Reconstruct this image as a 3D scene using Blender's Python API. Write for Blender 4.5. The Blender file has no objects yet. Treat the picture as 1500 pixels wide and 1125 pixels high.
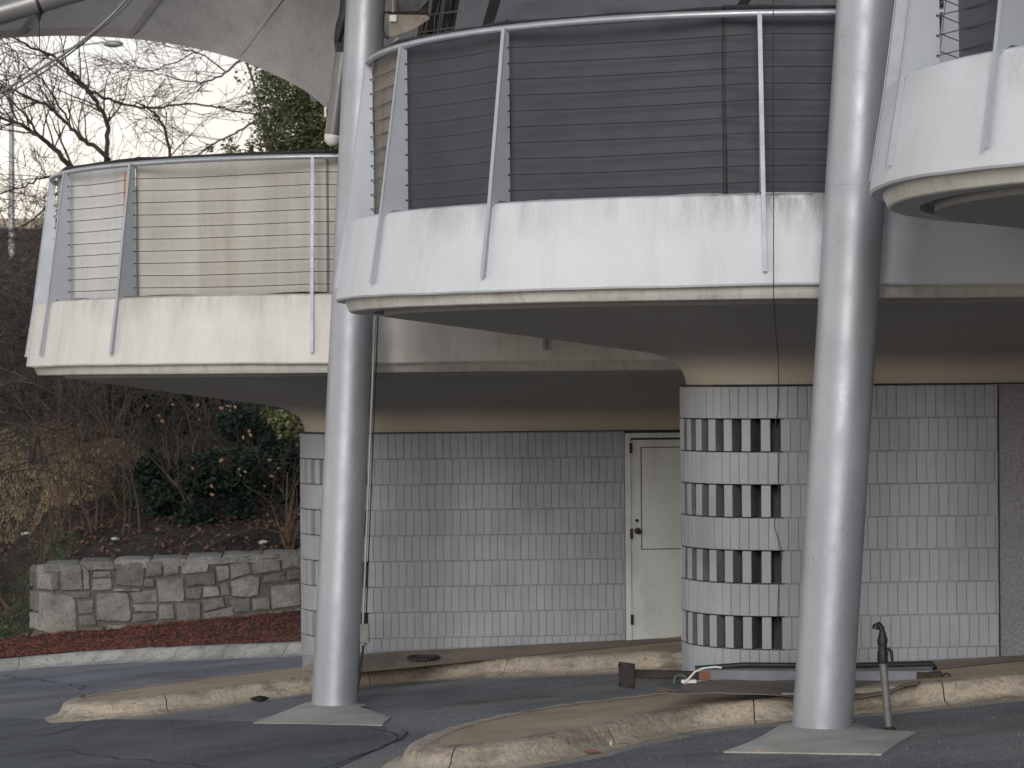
import bpy, bmesh, math, random
from mathutils import Vector, Matrix, noise
random.seed(7)
R = random.Random(11)
SC = bpy.context.scene
COL = SC.collection

# ------------------------------------------------------------------ camera, world, sun, exposure
F = 3800.0 / 1500.0          # focal length in picture widths
ROLL = 0.0075
cam = bpy.data.cameras.new('camera'); camo = bpy.data.objects.new('camera', cam); COL.objects.link(camo)
cam.sensor_width = 36.0; cam.lens = 36.0 * F; cam.clip_start = 0.1; cam.clip_end = 2000
cam.shift_y = -10.5 / 1500.0
cr, sr = math.cos(ROLL), math.sin(ROLL)
camo.matrix_world = Matrix(((cr, sr, 0, 0), (0, 0, -1, 0), (-sr, cr, 0, 0), (0, 0, 0, 1)))
cam.dof.use_dof = True; cam.dof.focus_distance = 19.5; cam.dof.aperture_fstop = 5.6
SC.camera = camo

SUN_EL, SUN_AZ = 17.0, 186.0   # degrees; azimuth clockwise from +Y: behind the camera, to its left
w = bpy.data.worlds.new('World'); SC.world = w; w.use_nodes = True
nt = w.node_tree; nt.nodes.clear()
out = nt.nodes.new('ShaderNodeOutputWorld'); bg = nt.nodes.new('ShaderNodeBackground')
sky = nt.nodes.new('ShaderNodeTexSky'); sky.sky_type = 'NISHITA'; sky.sun_disc = False
sky.sun_elevation = math.radians(SUN_EL); sky.sun_rotation = math.radians(SUN_AZ)
sky.air_density = 1.2; sky.dust_density = 3.0; sky.ozone_density = 2.0
mixw = nt.nodes.new('ShaderNodeMixRGB'); mixw.inputs[0].default_value = 0.85
# thin overcast: cloud layer, a little warmer towards the horizon
tc = nt.nodes.new('ShaderNodeTexCoord'); sep = nt.nodes.new('ShaderNodeSeparateXYZ'); nt.links.new(tc.outputs['Generated'], sep.inputs[0])
rmp = nt.nodes.new('ShaderNodeValToRGB'); nt.links.new(sep.outputs[2], rmp.inputs[0])
rmp.color_ramp.elements[0].position = 0.0; rmp.color_ramp.elements[0].color = (21.5, 18.8, 15.2, 1)
rmp.color_ramp.elements[1].position = 0.55; rmp.color_ramp.elements[1].color = (3.9, 4.5, 5.7, 1)
e = rmp.color_ramp.elements.new(0.12); e.color = (17.5, 16.9, 15.9, 1)
cn = nt.nodes.new('ShaderNodeTexNoise'); cn.inputs['Scale'].default_value = 3.0; cn.inputs['Detail'].default_value = 5
nt.links.new(tc.outputs['Generated'], cn.inputs[0])
mr = nt.nodes.new('ShaderNodeMapRange'); mr.inputs[1].default_value = .3; mr.inputs[2].default_value = .7; mr.inputs[3].default_value = .86; mr.inputs[4].default_value = 1.12
nt.links.new(cn.outputs[0], mr.inputs[0])
# the low sun behind the clouds keeps the left (west) half of the sky brighter than the right
az = nt.nodes.new('ShaderNodeMapRange'); az.inputs[1].default_value = -1; az.inputs[2].default_value = 1; az.inputs[3].default_value = 1.5; az.inputs[4].default_value = .36
nt.links.new(sep.outputs[0], az.inputs[0])
mm_ = nt.nodes.new('ShaderNodeMath'); mm_.operation = 'MULTIPLY'; nt.links.new(mr.outputs[0], mm_.inputs[0]); nt.links.new(az.outputs[0], mm_.inputs[1])
mul = nt.nodes.new('ShaderNodeVectorMath'); mul.operation = 'SCALE'
nt.links.new(rmp.outputs[0], mul.inputs[0]); nt.links.new(mm_.outputs[0], mul.inputs['Scale'])
nt.links.new(sky.outputs[0], mixw.inputs[1]); nt.links.new(mul.outputs[0], mixw.inputs[2])
nt.links.new(mixw.outputs[0], bg.inputs[0]); bg.inputs[1].default_value = 0.056
nt.links.new(bg.outputs[0], out.inputs[0])
sun = bpy.data.lights.new('sun', 'SUN'); sun.energy = 1.5; sun.angle = math.radians(22); sun.color = (1.0, 0.985, 0.96)
suno = bpy.data.objects.new('sun', sun); COL.objects.link(suno)
a_, e_ = math.radians(SUN_AZ), math.radians(SUN_EL)
sd = Vector((math.sin(a_) * math.cos(e_), math.cos(a_) * math.cos(e_), math.sin(e_)))
suno.rotation_euler = sd.to_track_quat('Z', 'Y').to_euler()
SC.view_settings.view_transform = 'Standard'; SC.view_settings.look = 'None'
SC.view_settings.exposure = 0.34; SC.view_settings.gamma = 1.0
SC.view_settings.use_curve_mapping = False

# ------------------------------------------------------------------ measuring helpers
GA, GB, GC = -1.917, .0864, -.0374          # the sloping drive: z = GA + GB x + GC y
def gz(x, y): return GA + GB * x + GC * y
def ray(px, py):
    dx, dy = px - 750.0, py - 552.0
    return ((dx - ROLL * dy) / 3800.0, -(dy + ROLL * dx) / 3800.0)
def at(px, py, Y):
    u, v = ray(px, py); return Vector((u * Y, Y, v * Y))
def gnd(px, py, h=0.0):
    u, v = ray(px, py); Y = (GA + h) / (v - GB * u - GC); return Vector((u * Y, Y, v * Y))

# ------------------------------------------------------------------ object helpers
def tag(o, label=None, cat=None, group=None, kind=None):
    if label: o['label'] = label
    if cat: o['category'] = cat
    if group: o['group'] = group
    if kind: o['kind'] = kind
    return o
def empty(name, loc=(0, 0, 0), label=None, cat=None, group=None):
    o = bpy.data.objects.new(name, None); o.location = loc; o.empty_display_size = .1; COL.objects.link(o)
    return tag(o, label, cat, group)
def link(name, me, parent=None, loc=None, rot=None):
    o = bpy.data.objects.new(name, me); COL.objects.link(o)
    if loc is not None: o.location = loc
    if rot is not None: o.rotation_euler = rot
    if parent is not None:
        o.parent = parent
    return o
class MB:
    def __init__(s): s.v = []; s.f = []
    def add(s, vs, fs):
        n = len(s.v); s.v += [tuple(v) for v in vs]; s.f += [tuple(i + n for i in f) for f in fs]; return s
    def box(s, c, d, M=None, ch=0.0):
        x, y, z = d[0] / 2, d[1] / 2, d[2] / 2
        if ch <= 0:
            vs = [Vector((i, j, k)) for i in (-x, x) for j in (-y, y) for k in (-z, z)]
            fs = [(0, 1, 3, 2), (4, 6, 7, 5), (0, 4, 5, 1), (2, 3, 7, 6), (0, 2, 6, 4), (1, 5, 7, 3)]
            if M: vs = [M @ v for v in vs]
            return s.add([v + Vector(c) for v in vs], fs)
        bm = bmesh.new(); bmesh.ops.create_cube(bm, size=1.0); bmesh.ops.scale(bm, vec=d, verts=bm.verts)
        bmesh.ops.bevel(bm, geom=list(bm.edges), offset=ch, segments=1, affect='EDGES')
        vs = [v.co.copy() for v in bm.verts]; fs = [[v.index for v in f.verts] for f in bm.faces]; bm.free()
        if M: vs = [M @ v for v in vs]
        return s.add([v + Vector(c) for v in vs], fs)
    def tube(s, pts, r, n=8, cap=True):
        pts = [Vector(p) for p in pts]; m = len(pts)
        if not isinstance(r, (list, tuple)): r = [r] * m
        t0 = (pts[1] - pts[0]).normalized()
        up = Vector((0, 0, 1)) if abs(t0.z) < .9 else Vector((1, 0, 0))
        u = t0.cross(up).normalized(); base = len(s.v)
        for i, p in enumerate(pts):
            t = (pts[min(i + 1, m - 1)] - pts[max(i - 1, 0)])
            if t.length < 1e-9: t = t0
            t = t.normalized(); u = (u - t * u.dot(t))
            u = u.normalized() if u.length > 1e-6 else t.orthogonal().normalized()
            v = t.cross(u)
            for k in range(n):
                a = 2 * math.pi * k / n
                s.v.append(tuple(p + (u * math.cos(a) + v * math.sin(a)) * r[i]))
        for i in range(m - 1):
            for k in range(n):
                a, b = base + i * n + k, base + i * n + (k + 1) % n
                s.f.append((a, b, b + n, a + n))
        if cap:
            s.f.append(tuple(base + k for k in range(n))[::-1]); s.f.append(tuple(base + (m - 1) * n + k for k in range(n)))
        return s
    def prism(s, poly, off):
        """poly: list of 3-d points, extruded by vector off"""
        n = len(poly); off = Vector(off)
        vs = [Vector(p) for p in poly] + [Vector(p) + off for p in poly]
        fs = [tuple(range(n))[::-1], tuple(range(n, 2 * n))] + [(i, (i + 1) % n, n + (i + 1) % n, n + i) for i in range(n)]
        return s.add(vs, fs)
    def lathe(s, prof, c=(0, 0, 0), n=16, M=None):
        base = len(s.v); m = len(prof)
        for (r, z) in prof:
            for k in range(n):
                a = 2 * math.pi * k / n; p = Vector((r * math.cos(a), r * math.sin(a), z))
                if M: p = M @ p
                s.v.append(tuple(p + Vector(c)))
        for i in range(m - 1):
            for k in range(n):
                a, b = base + i * n + k, base + i * n + (k + 1) % n
                s.f.append((a, b, b + n, a + n))
        s.f.append(tuple(base + k for k in range(n))[::-1]); s.f.append(tuple(base + (m - 1) * n + k for k in range(n)))
        return s
    def mesh(s, name, mat, smooth=None):
        me = bpy.data.meshes.new(name); me.from_pydata(s.v, [], s.f)
        bm = bmesh.new(); bm.from_mesh(me); bmesh.ops.recalc_face_normals(bm, faces=bm.faces); bm.to_mesh(me); bm.free()
        if mat: me.materials.append(mat)
        if smooth is not None:
            me.polygons.foreach_set('use_smooth', [True] * len(me.polygons))
            if smooth < 180: me.set_sharp_from_angle(angle=math.radians(smooth))
        return me
    def build(s, name, mat, parent=None, smooth=None, loc=None, raw=False):
        if raw:
            me = bpy.data.meshes.new(name); me.from_pydata(s.v, [], s.f); me.materials.append(mat)
        else: me = s.mesh(name, mat, smooth)
        o = link(name, me, parent)
        if loc is not None: o.location = loc
        return o
def setparent_keep(o, p):
    o.parent = p; o.matrix_parent_inverse = Matrix.Translation(-Vector(p.location))

# ------------------------------------------------------------------ materials
def material(name, base, rough=.6, metal=0.0, var=.12, scale=3.0, detail=6, bump=.0, bscale=60.0, bdist=.01,
             dark=None, dscale=1.2, damt=.0, dlo=.5, dhi=.72, stretch=(1, 1, 1), spec=.5, fine=None, trans=0.0, edge=None, island=0.0, spots=None):
    m = bpy.data.materials.new(name); m.use_nodes = True; n = m.node_tree.nodes; l = m.node_tree.links
    b = n['Principled BSDF']; b.inputs['Roughness'].default_value = rough; b.inputs['Metallic'].default_value = metal
    b.inputs['Specular IOR Level'].default_value = spec
    geo = n.new('ShaderNodeNewGeometry'); P = geo.outputs['Position']
    def mapped(st):
        if st == (1, 1, 1): return P
        mp = n.new('ShaderNodeMapping'); mp.inputs['Scale'].default_value = st; l.new(P, mp.inputs[0]); return mp.outputs[0]
    def noi(sc, det, st=(1, 1, 1), ro=.55):
        t = n.new('ShaderNodeTexNoise'); t.inputs['Scale'].default_value = sc; t.inputs['Detail'].default_value = det
        t.inputs['Roughness'].default_value = ro; l.new(mapped(st), t.inputs['Vector']); return t.outputs[0]
    def rng(src, a, b_, c, d):
        t = n.new('ShaderNodeMapRange'); t.inputs[1].default_value = a; t.inputs[2].default_value = b_; t.inputs[3].default_value = c; t.inputs[4].default_value = d
        l.new(src, t.inputs[0]); return t.outputs[0]
    def mix(fac, c1, c2, mode='MIX'):
        t = n.new('ShaderNodeMixRGB'); t.blend_type = mode
        if isinstance(fac, float): t.inputs[0].default_value = fac
        else: l.new(fac, t.inputs[0])
        for i, c in ((1, c1), (2, c2)):
            if isinstance(c, tuple): t.inputs[i].default_value = (*c, 1)
            else: l.new(c, t.inputs[i])
        return t.outputs[0]
    lo = tuple(max(0, c * (1 - var)) for c in base); hi = tuple(min(1, c * (1 + var)) for c in base)
    c = mix(rng(noi(scale, detail), .3, .7, 0, 1), lo, hi)
    if fine: c = mix(rng(noi(fine[0], 3), .35, .65, 0, 1), c, mix(1.0, c, tuple([fine[1]] * 3), 'MULTIPLY'))
    if dark is not None and damt > 0:
        c = mix(rng(noi(dscale, 8, stretch, .65), dlo, dhi, 0, damt), c, dark)
    if spots:
        m2 = n.new('ShaderNodeMath'); m2.operation = 'MULTIPLY'; l.new(rng(noi(spots[1], 5, spots[5] if len(spots) > 5 else (1, 1, 1)), spots[2], spots[3], 0, spots[4]), m2.inputs[0])
        l.new(rng(noi(spots[1] * .06, 4), .42, .6, .15, 1), m2.inputs[1]); c = mix(m2.outputs[0], c, spots[0])
    if edge:      # grime gathered along a height band: (z0, z1, amount, colour)
        sp = n.new('ShaderNodeSeparateXYZ'); tc_ = n.new('ShaderNodeTexCoord'); l.new(tc_.outputs['Object'], sp.inputs[0])
        g = rng(sp.outputs[2], edge[0], edge[1], 0, edge[2])
        mm = n.new('ShaderNodeMath'); mm.operation = 'MULTIPLY'; l.new(g, mm.inputs[0]); l.new(rng(noi(1.3, 9, (2.6, 2.6, .3), .75), .42, .62, 0, 1), mm.inputs[1])
        m3 = n.new('ShaderNodeMath'); m3.operation = 'MULTIPLY'; l.new(rng(noi(.42, 3), .42, .56, .15, 1), m3.inputs[1]); l.new(mm.outputs[0], m3.inputs[0]); mm = m3
        c = mix(g if len(edge) > 4 else mm.outputs[0], c, edge[3])
    if island > 0:
        oi = n.new('ShaderNodeObjectInfo'); c = mix(rng(oi.outputs['Random'], 0, 1, 0, 1), mix(1.0, c, tuple([1 - island] * 3), 'MULTIPLY'), mix(1.0, c, tuple([1 + island] * 3), 'MULTIPLY'))
    l.new(c, b.inputs['Base Color'])
    if rough < .9:
        l.new(rng(noi(scale * 2.3, 4), .3, .7, max(.05, rough - .08), min(1, rough + .1)), b.inputs['Roughness'])
    if bump > 0:
        bp = n.new('ShaderNodeBump'); bp.inputs['Strength'].default_value = bump; bp.inputs['Distance'].default_value = bdist
        l.new(noi(bscale, 6), bp.inputs['Height']); l.new(bp.outputs[0], b.inputs['Normal'])
    if trans > 0:
        tr = n.new('ShaderNodeBsdfTranslucent'); l.new(c, tr.inputs[0]); ms = n.new('ShaderNodeMixShader'); ms.inputs[0].default_value = trans
        l.new(b.outputs[0], ms.inputs[1]); l.new(tr.outputs[0], ms.inputs[2]); l.new(ms.outputs[0], n['Material Output'].inputs[0])
    return m
M = {}
M['fascia'] = material('painted concrete', (.60, .62, .66), .75, var=.05, scale=1.6, bump=.35, bscale=45, bdist=.006, dark=(.30, .30, .29), dscale=1.1, damt=.38, dlo=.52, dhi=.8, stretch=(2.2, 2.2, .35), fine=(90, .93), edge=(.93, 1.2, 1.0, (.15, .148, .145)))
M['fascia_old'] = material('aged painted concrete', (.65, .635, .60), .75, var=.06, scale=1.6, bump=.35, bscale=45, bdist=.006, dark=(.3, .29, .26), dscale=1.0, damt=.4, dlo=.47, dhi=.75, stretch=(3, 3, .3), fine=(90, .93), edge=(.95, 1.22, .5, (.2, .19, .17)))
M['lip'] = material('cream drip edge', (.52, .515, .485), .7, var=.08, scale=4, dark=(.25, .24, .2), dscale=2.2, damt=.5, stretch=(6, 6, .5), bump=.3, bscale=40)
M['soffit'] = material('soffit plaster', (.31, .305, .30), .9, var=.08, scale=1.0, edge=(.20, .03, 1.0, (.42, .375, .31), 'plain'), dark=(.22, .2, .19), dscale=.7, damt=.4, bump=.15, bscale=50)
M['cove'] = material('cove plaster', (.37, .335, .285), .85, var=.1, scale=1.5, dark=(.3, .25, .2), dscale=1.4, damt=.5, stretch=(1, 1, 1.5), bump=.15, bscale=50)
M['brick'] = material('grey painted brick', (.29, .30, .33), .5, var=.10, scale=1.2, dark=(.17, .165, .17), dscale=.9, damt=.55, dlo=.47, dhi=.72, bump=.35, bscale=70, bdist=.004, fine=(160, .9), island=.05, spec=.4)
M['mortar'] = material('painted mortar', (.22, .225, .245), .8, var=.2, scale=5, bump=.4, bscale=80)
M['jamb'] = material('dark grey jamb', (.105, .105, .11), .85, var=.25, scale=6)  # side faces of the slots, darker than the brick fronts
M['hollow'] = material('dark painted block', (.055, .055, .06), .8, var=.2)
M['blade'] = material('blue grey railing paint', (.36, .38, .43), .45, metal=.1, var=.06, scale=3, dark=(.2, .17, .14), dscale=3, damt=.35, dlo=.6, dhi=.8, edge=(1.2, 1.40, .0, (.1, .1, .1)))
M['rail'] = material('silver handrail paint', (.42, .44, .48), .42, metal=.55, var=.1, scale=9, dark=(.2, .19, .18), dscale=14, damt=.6, dlo=.6, dhi=.75)
M['cable'] = material('steel cable', (.075, .07, .068), .45, metal=.6)
M['column'] = material('silver column paint', (.37, .388, .425), .5, metal=.58, var=.06, scale=1.4, dark=(.32, .32, .34), dscale=5, damt=.4, dlo=.6, dhi=.75, bump=.22, bscale=9, bdist=.012, fine=(120, .95), spots=((.14, .14, .15), 34, .66, .72, .6, (1.6, 1.6, .3)), edge=(.45, .0, .9, (.20, .19, .175)))
M['pipe_dark'] = material('dull dark pipe', (.15, .15, .145), .6, metal=.3, var=.3, scale=12)
M['galv'] = material('grey conduit', (.33, .34, .35), .5, metal=.4)
M['screen_dark'] = material('charcoal mesh fabric', (.050, .056, .069), .75, var=.08, scale=2, dark=(.03, .03, .033), dscale=75, damt=.8, dlo=.58, dhi=.66, bump=.4, bscale=120, bdist=.003, edge=None)
M['screen_tan'] = material('beige canvas', (.58, .565, .525), .85, var=.10, scale=1.4, dark=(.40, .34, .27), dscale=1.5, damt=.7, dlo=.5, dhi=.75, stretch=(2, 2, .3), bump=.3, bscale=14, bdist=.02, trans=.25)
M['screen_white'] = material('bleached canvas', (.70, .70, .71), .85, var=.07, scale=1.4, dark=(.45, .42, .38), dscale=1.2, damt=.5, stretch=(2, 2, .4), bump=.4, bscale=9, bdist=.03, trans=.25)
M['screen_brown'] = material('brown grey mesh fabric', (.19, .175, .155), .8, var=.12, scale=3, stretch=(9, 9, .2), dark=(.10, .095, .09), dscale=2, damt=.6)
M['hem'] = material('black hem', (.018, .018, .02), .6)
M['orange'] = material('orange rope', (.55, .22, .07), .8)
M['asphalt'] = material('worn asphalt', (.070, .074, .086), .8, var=.4, scale=.9, detail=12, dark=(.23, .225, .22), dscale=.75, damt=.8, dlo=.48, dhi=.66, stretch=(.6, 1, 1), bump=1.0, bscale=30, bdist=.03, fine=(75, 2.8), spots=((.30, .295, .29), 48, .57, .66, .8, (1, .5, 1)))
M['asphalt_dark'] = material('newer asphalt', (.044, .048, .060), .75, var=.35, scale=1.2, detail=12, dark=(.15, .15, .15), dscale=.8, damt=.75, dlo=.5, dhi=.7, stretch=(.6, 1, 1), bump=1.0, bscale=34, bdist=.03, fine=(75, 2.6), spots=((.24, .24, .245), 48, .58, .67, .7, (1, .5, 1)))
M['crack'] = material('tar crack', (.012, .012, .013), .8)
M['kerb'] = material('worn concrete kerb', (.40, .345, .275), .9, var=.28, scale=1.6, detail=10, dark=(.12, .095, .075), dscale=2.6, damt=.75, dlo=.5, dhi=.66, stretch=(1, 1, 3), bump=.7, bscale=16, bdist=.03, fine=(45, .7), spots=((.07, .06, .05), 26, .62, .70, .8))
M['kerb_grey'] = material('grey concrete kerb', (.36, .35, .33), .9, var=.25, scale=3, detail=9, dark=(.13, .125, .11), dscale=4, damt=.6, dlo=.5, dhi=.66, bump=.7, bscale=18, bdist=.03, fine=(50, .7), spots=((.07, .065, .06), 20, .58, .68, .8))
M['paving'] = material('tan exposed paving', (.40, .31, .22), .88, var=.18, scale=1.5, detail=8, dark=(.19, .155, .125), dscale=1.3, damt=.65, dlo=.48, dhi=.7, bump=.6, bscale=90, bdist=.008, fine=(120, .8))
M['apron'] = material('shade darkened paving', (.22, .185, .145), .9, var=.2, scale=1.6, detail=8, dark=(.10, .085, .07), dscale=1.8, damt=.7, bump=.5, bscale=70, bdist=.008, fine=(90, .8))  # brown paving with the shade below the balconies put into its colour
M['pad'] = material('concrete pad', (.38, .37, .345), .85, var=.15, scale=2, detail=9, dark=(.2, .17, .14), dscale=2.5, damt=.6, bump=.5, bscale=60, bdist=.01, fine=(80, .85))
M['gutter'] = material('gutter concrete', (.30, .275, .24), .9, var=.3, scale=2, detail=9, dark=(.10, .10, .10), dscale=2.0, damt=.7, dlo=.5, dhi=.66, bump=.7, bscale=50, bdist=.015)
M['grit'] = material('grey grit', (.16, .15, .14), .9, var=.5, scale=30)
M['stone'] = material('granite stone', (.24, .23, .21), .9, var=.25, scale=6, detail=9, dark=(.07, .065, .06), dscale=3.0, damt=.8, dlo=.48, dhi=.68, bump=1.0, bscale=13, bdist=.05, fine=(38, .7), island=.36)
M['stone_mortar'] = material('wall joint', (.10, .092, .08), .95, var=.3, scale=6, bump=.8, bscale=30, bdist=.02)
M['mulch'] = material('red mulch', (.10, .034, .022), .95, var=.5, scale=14, detail=8, dark=(.02, .012, .01), dscale=22, damt=.85, dlo=.48, dhi=.6, bump=1, bscale=40, bdist=.04)
M['chip'] = material('mulch chip', (.19, .058, .034), .9, var=.4, scale=20)
M['hill'] = material('leaf litter', (.075, .055, .041), .95, var=.5, scale=3, detail=10, dark=(.02, .017, .014), dscale=1.2, damt=.8, dlo=.45, dhi=.6, bump=1, bscale=12, bdist=.15, fine=(20, .45))
M['drygrass'] = material('dry tan grass', (.27, .205, .12), .95, var=.35, scale=4, detail=9, dark=(.10, .07, .045), dscale=1.6, damt=.8, dlo=.5, dhi=.62, bump=1, bscale=18, bdist=.1)
M['grassblade'] = material('grass green', (.05, .085, .028), .8, var=.4, scale=3)
M['strawblade'] = material('grass straw', (.27, .21, .13), .85, var=.35, scale=3)
M['bark'] = material('bare bark', (.055, .044, .036), .9, var=.3, scale=5, bump=.6, bscale=30, bdist=.02)
M['twig'] = material('brown twigs', (.115, .075, .055), .9, var=.4, scale=2)
M['twig_dark'] = material('dark twigs', (.040, .033, .029), .9, var=.4, scale=2)
M['leaf'] = material('evergreen leaf', (.075, .082, .032), .5, var=.5, scale=5, spec=.4)
M['leaf_dark'] = material('dark shrub leaf', (.018, .032, .022), .55, var=.5, scale=4, spec=.25)
M['leaf_bright'] = material('glossy leaf', (.12, .125, .05), .35, var=.4, scale=8, spec=.6)
M['leaf_dead'] = material('dead leaf', (.30, .17, .10), .8, var=.4, scale=8)
M['membrane'] = material('stretched canopy fabric', (.46, .445, .45), .85, var=.08, scale=1.0, dark=(.24, .23, .24), dscale=1.8, damt=.6, dlo=.5, dhi=.7, bump=.35, bscale=5, bdist=.06, trans=.42, fine=(26, .9))
M['seam'] = material('canopy seam', (.31, .30, .31), .8, var=.1, trans=.1)
M['steel_dark'] = material('dark strut paint', (.16, .155, .155), .4, metal=.3, var=.15, scale=3)
M['strut'] = material('grey strut paint', (.22, .215, .22), .4, metal=.4, var=.1, scale=2)
M['white'] = material('white painted steel', (.62, .61, .60), .5, var=.1, scale=6, dark=(.2, .12, .07), dscale=9, damt=.6, dlo=.6, dhi=.7)
M['plate'] = material('rust stained plate', (.19, .17, .14), .6, var=.2, scale=5, dark=(.12, .08, .05), dscale=6, damt=.7, dlo=.55, dhi=.7)
M['black'] = material('black rubber', (.012, .012, .013), .55)
M['door'] = material('off white door paint', (.50, .51, .485), .5, var=.06, scale=1.2, dark=(.2, .19, .165), dscale=2.4, damt=.55, dlo=.52, dhi=.75, bump=.15, bscale=30, stretch=(1, 1, .6))
M['rust'] = material('rusted steel', (.030, .023, .020), .75, metal=.2, var=.35, scale=8, dark=(.03, .022, .02), dscale=10, damt=.7, bump=.5, bscale=60)
M['rustpaint'] = material('peeling painted angle', (.16, .168, .19), .6, metal=.1, var=.15, scale=6, dark=(.22, .09, .04), dscale=2.4, damt=.9, dlo=.6, dhi=.64)
M['sheet'] = material('weathered sheet', (.13, .115, .10), .7, var=.25, scale=3, dark=(.26, .25, .23), dscale=2.5, damt=.6, dlo=.58, dhi=.7, bump=.3, bscale=8, bdist=.02)
M['wire_white'] = material('white wire', (.55, .56, .55), .5)
M['wire_green'] = material('green wire', (.10, .17, .14), .5)
M['stucco'] = material('grey stucco', (.24, .235, .25), .9, var=.1, scale=1, bump=1.0, bscale=45, bdist=.02, fine=(45, .75))
M['concrete_far'] = material('overpass concrete', (.36, .30, .25), .9, var=.15, scale=.5)
M['void'] = material('dark interior', (.03, .03, .032), .9)
M['litter'] = material('white litter', (.5, .5, .48), .7)
M['brickred'] = material('red brick chip', (.18, .075, .045), .8)

# ------------------------------------------------------------------ ground
def sheet(name, pts, mat, h=0.0, thick=None):
    mb = MB()
    top = [Vector((p[0], p[1], gz(p[0], p[1]) + h)) for p in pts]
    mb.add(top, [tuple(range(len(top)))])
    o = mb.build(name, mat); o['kind'] = 'structure'; return o
mb = MB(); nx, ny = 60, 40
for j in range(ny + 1):
    for i in range(nx + 1):
        x = -45 + 90 * i / nx; y = -6 + 56 * j / ny
        mb.v.append((x, y, gz(x, y) + .002 * noise.noise(Vector((x * .5, y * .5, 3))) - .003))
for j in range(ny):
    for i in range(nx):
        a = j * (nx + 1) + i; mb.f.append((a, a + 1, a + nx + 2, a + nx + 1))
tag(mb.build('asphalt_drive', M['asphalt'], smooth=180), kind='structure')
def wob(pts, amp, step=.25):
    out_ = []
    for a, b in zip(pts, pts[1:] + pts[:1]):
        a, b = Vector(a[:2]), Vector(b[:2]); n = max(1, int((b - a).length / step))
        for k in range(n):
            p = a.lerp(b, k / n); q = noise.noise_vector(Vector((p.x * 3, p.y * 3, 1)))
            out_.append((p.x + q.x * amp, p.y + q.y * amp))
    return out_
pp = [gnd(*p) for p in ((-260, 1053), (0, 1052), (330, 1056), (560, 1064), (572, 1088), (530, 1108), (480, 1130), (440, 1260), (-260, 1260))]
sheet('asphalt_patch', wob(pp, .02), M['asphalt_dark'], .003)
pp = [gnd(*p) for p in ((430, 1150), (478, 1128), (560, 1098), (592, 1120), (700, 1119), (1010, 1100), (1100, 1116), (1380, 1104), (1700, 1125), (1700, 1180), (430, 1190))]
def ribbon(name, pts, wdt, mat, h):
    mb = MB(); P = [Vector((p[0], p[1], 0)) for p in pts]; L = []
    for a, b in zip(P, P[1:]):
        n = max(1, int((b - a).length / .12))
        for k in range(n):
            p = a.lerp(b, k / n); q = noise.noise_vector(p * 2.2); q2 = noise.noise_vector(p * 9)
            L.append(p + Vector((q.x * .12 + q2.x * .03, q.y * .12 + q2.y * .03, 0)))
    for i, p in enumerate(L):
        t = (L[min(i + 1, len(L) - 1)] - L[max(i - 1, 0)]).normalized(); nn = Vector((-t.y, t.x, 0))
        ww = wdt * (.4 + .9 * abs(noise.noise(p * 4)) * 2) * min(1, (min(i, len(L) - 1 - i) + 1) / 4)
        for s in (-1, 1):
            q = p + nn * ww * s * .5; mb.v.append((q.x, q.y, gz(q.x, q.y) + h))
    for i in range(len(L) - 1): mb.f.append((2 * i, 2 * i + 1, 2 * i + 3, 2 * i + 2))
    return tag(mb.build(name, mat), kind='structure')
for cr_ in ([(0, 1078), (60, 1079), (130, 1062), (200, 1052)], [(0, 990), (40, 993), (120, 1008), (150, 1012)], [(-20, 1115), (90, 1098), (180, 1112), (330, 1128)],
            [(470, 1130), (520, 1108), (575, 1088), (610, 1062)], [(1330, 1075), (1296, 1104), (1280, 1112)], [(560, 1064), (575, 1072), (572, 1088)], [(640, 1035), (760, 1022), (900, 1016)]):
    ribbon('asphalt_crack', [gnd(*p) for p in cr_], .020, M['crack'], .006)

# kerbed islands ------------------------------------------------------------------------------
def offset_in(poly, d):
    n = len(poly); res = []
    area = sum(poly[i][0] * poly[(i + 1) % n][1] - poly[(i + 1) % n][0] * poly[i][1] for i in range(n))
    sgn = 1 if area > 0 else -1
    for i in range(n):
        p0, p1, p2 = Vector(poly[i - 1][:2]), Vector(poly[i][:2]), Vector(poly[(i + 1) % n][:2])
        a = (p1 - p0).normalized(); b = (p2 - p1).normalized()
        na = Vector((-a.y, a.x)) * sgn; nb = Vector((-b.y, b.x)) * sgn
        m_ = (na + nb); m_ = m_.normalized() if m_.length > .01 else na
        k = 1 / max(.5, m_.dot(na))
        res.append(p1 + m_ * d * k)
    return res
def resample(pts, step):
    out_ = []
    for a, b in zip(pts, pts[1:]):
        a, b = Vector(a[:2]), Vector(b[:2]); n = max(1, round((b - a).length / step))
        out_ += [a.lerp(b, k / n) for k in range(n)]
    out_.append(Vector(pts[-1][:2])); return out_
def smooth_line(pts, it=2):
    for _ in range(it):
        q = [pts[0]]
        for a, b in zip(pts, pts[1:]): q += [a.lerp(b, .25), a.lerp(b, .75)]
        q.append(pts[-1]); pts = q
    return pts
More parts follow.
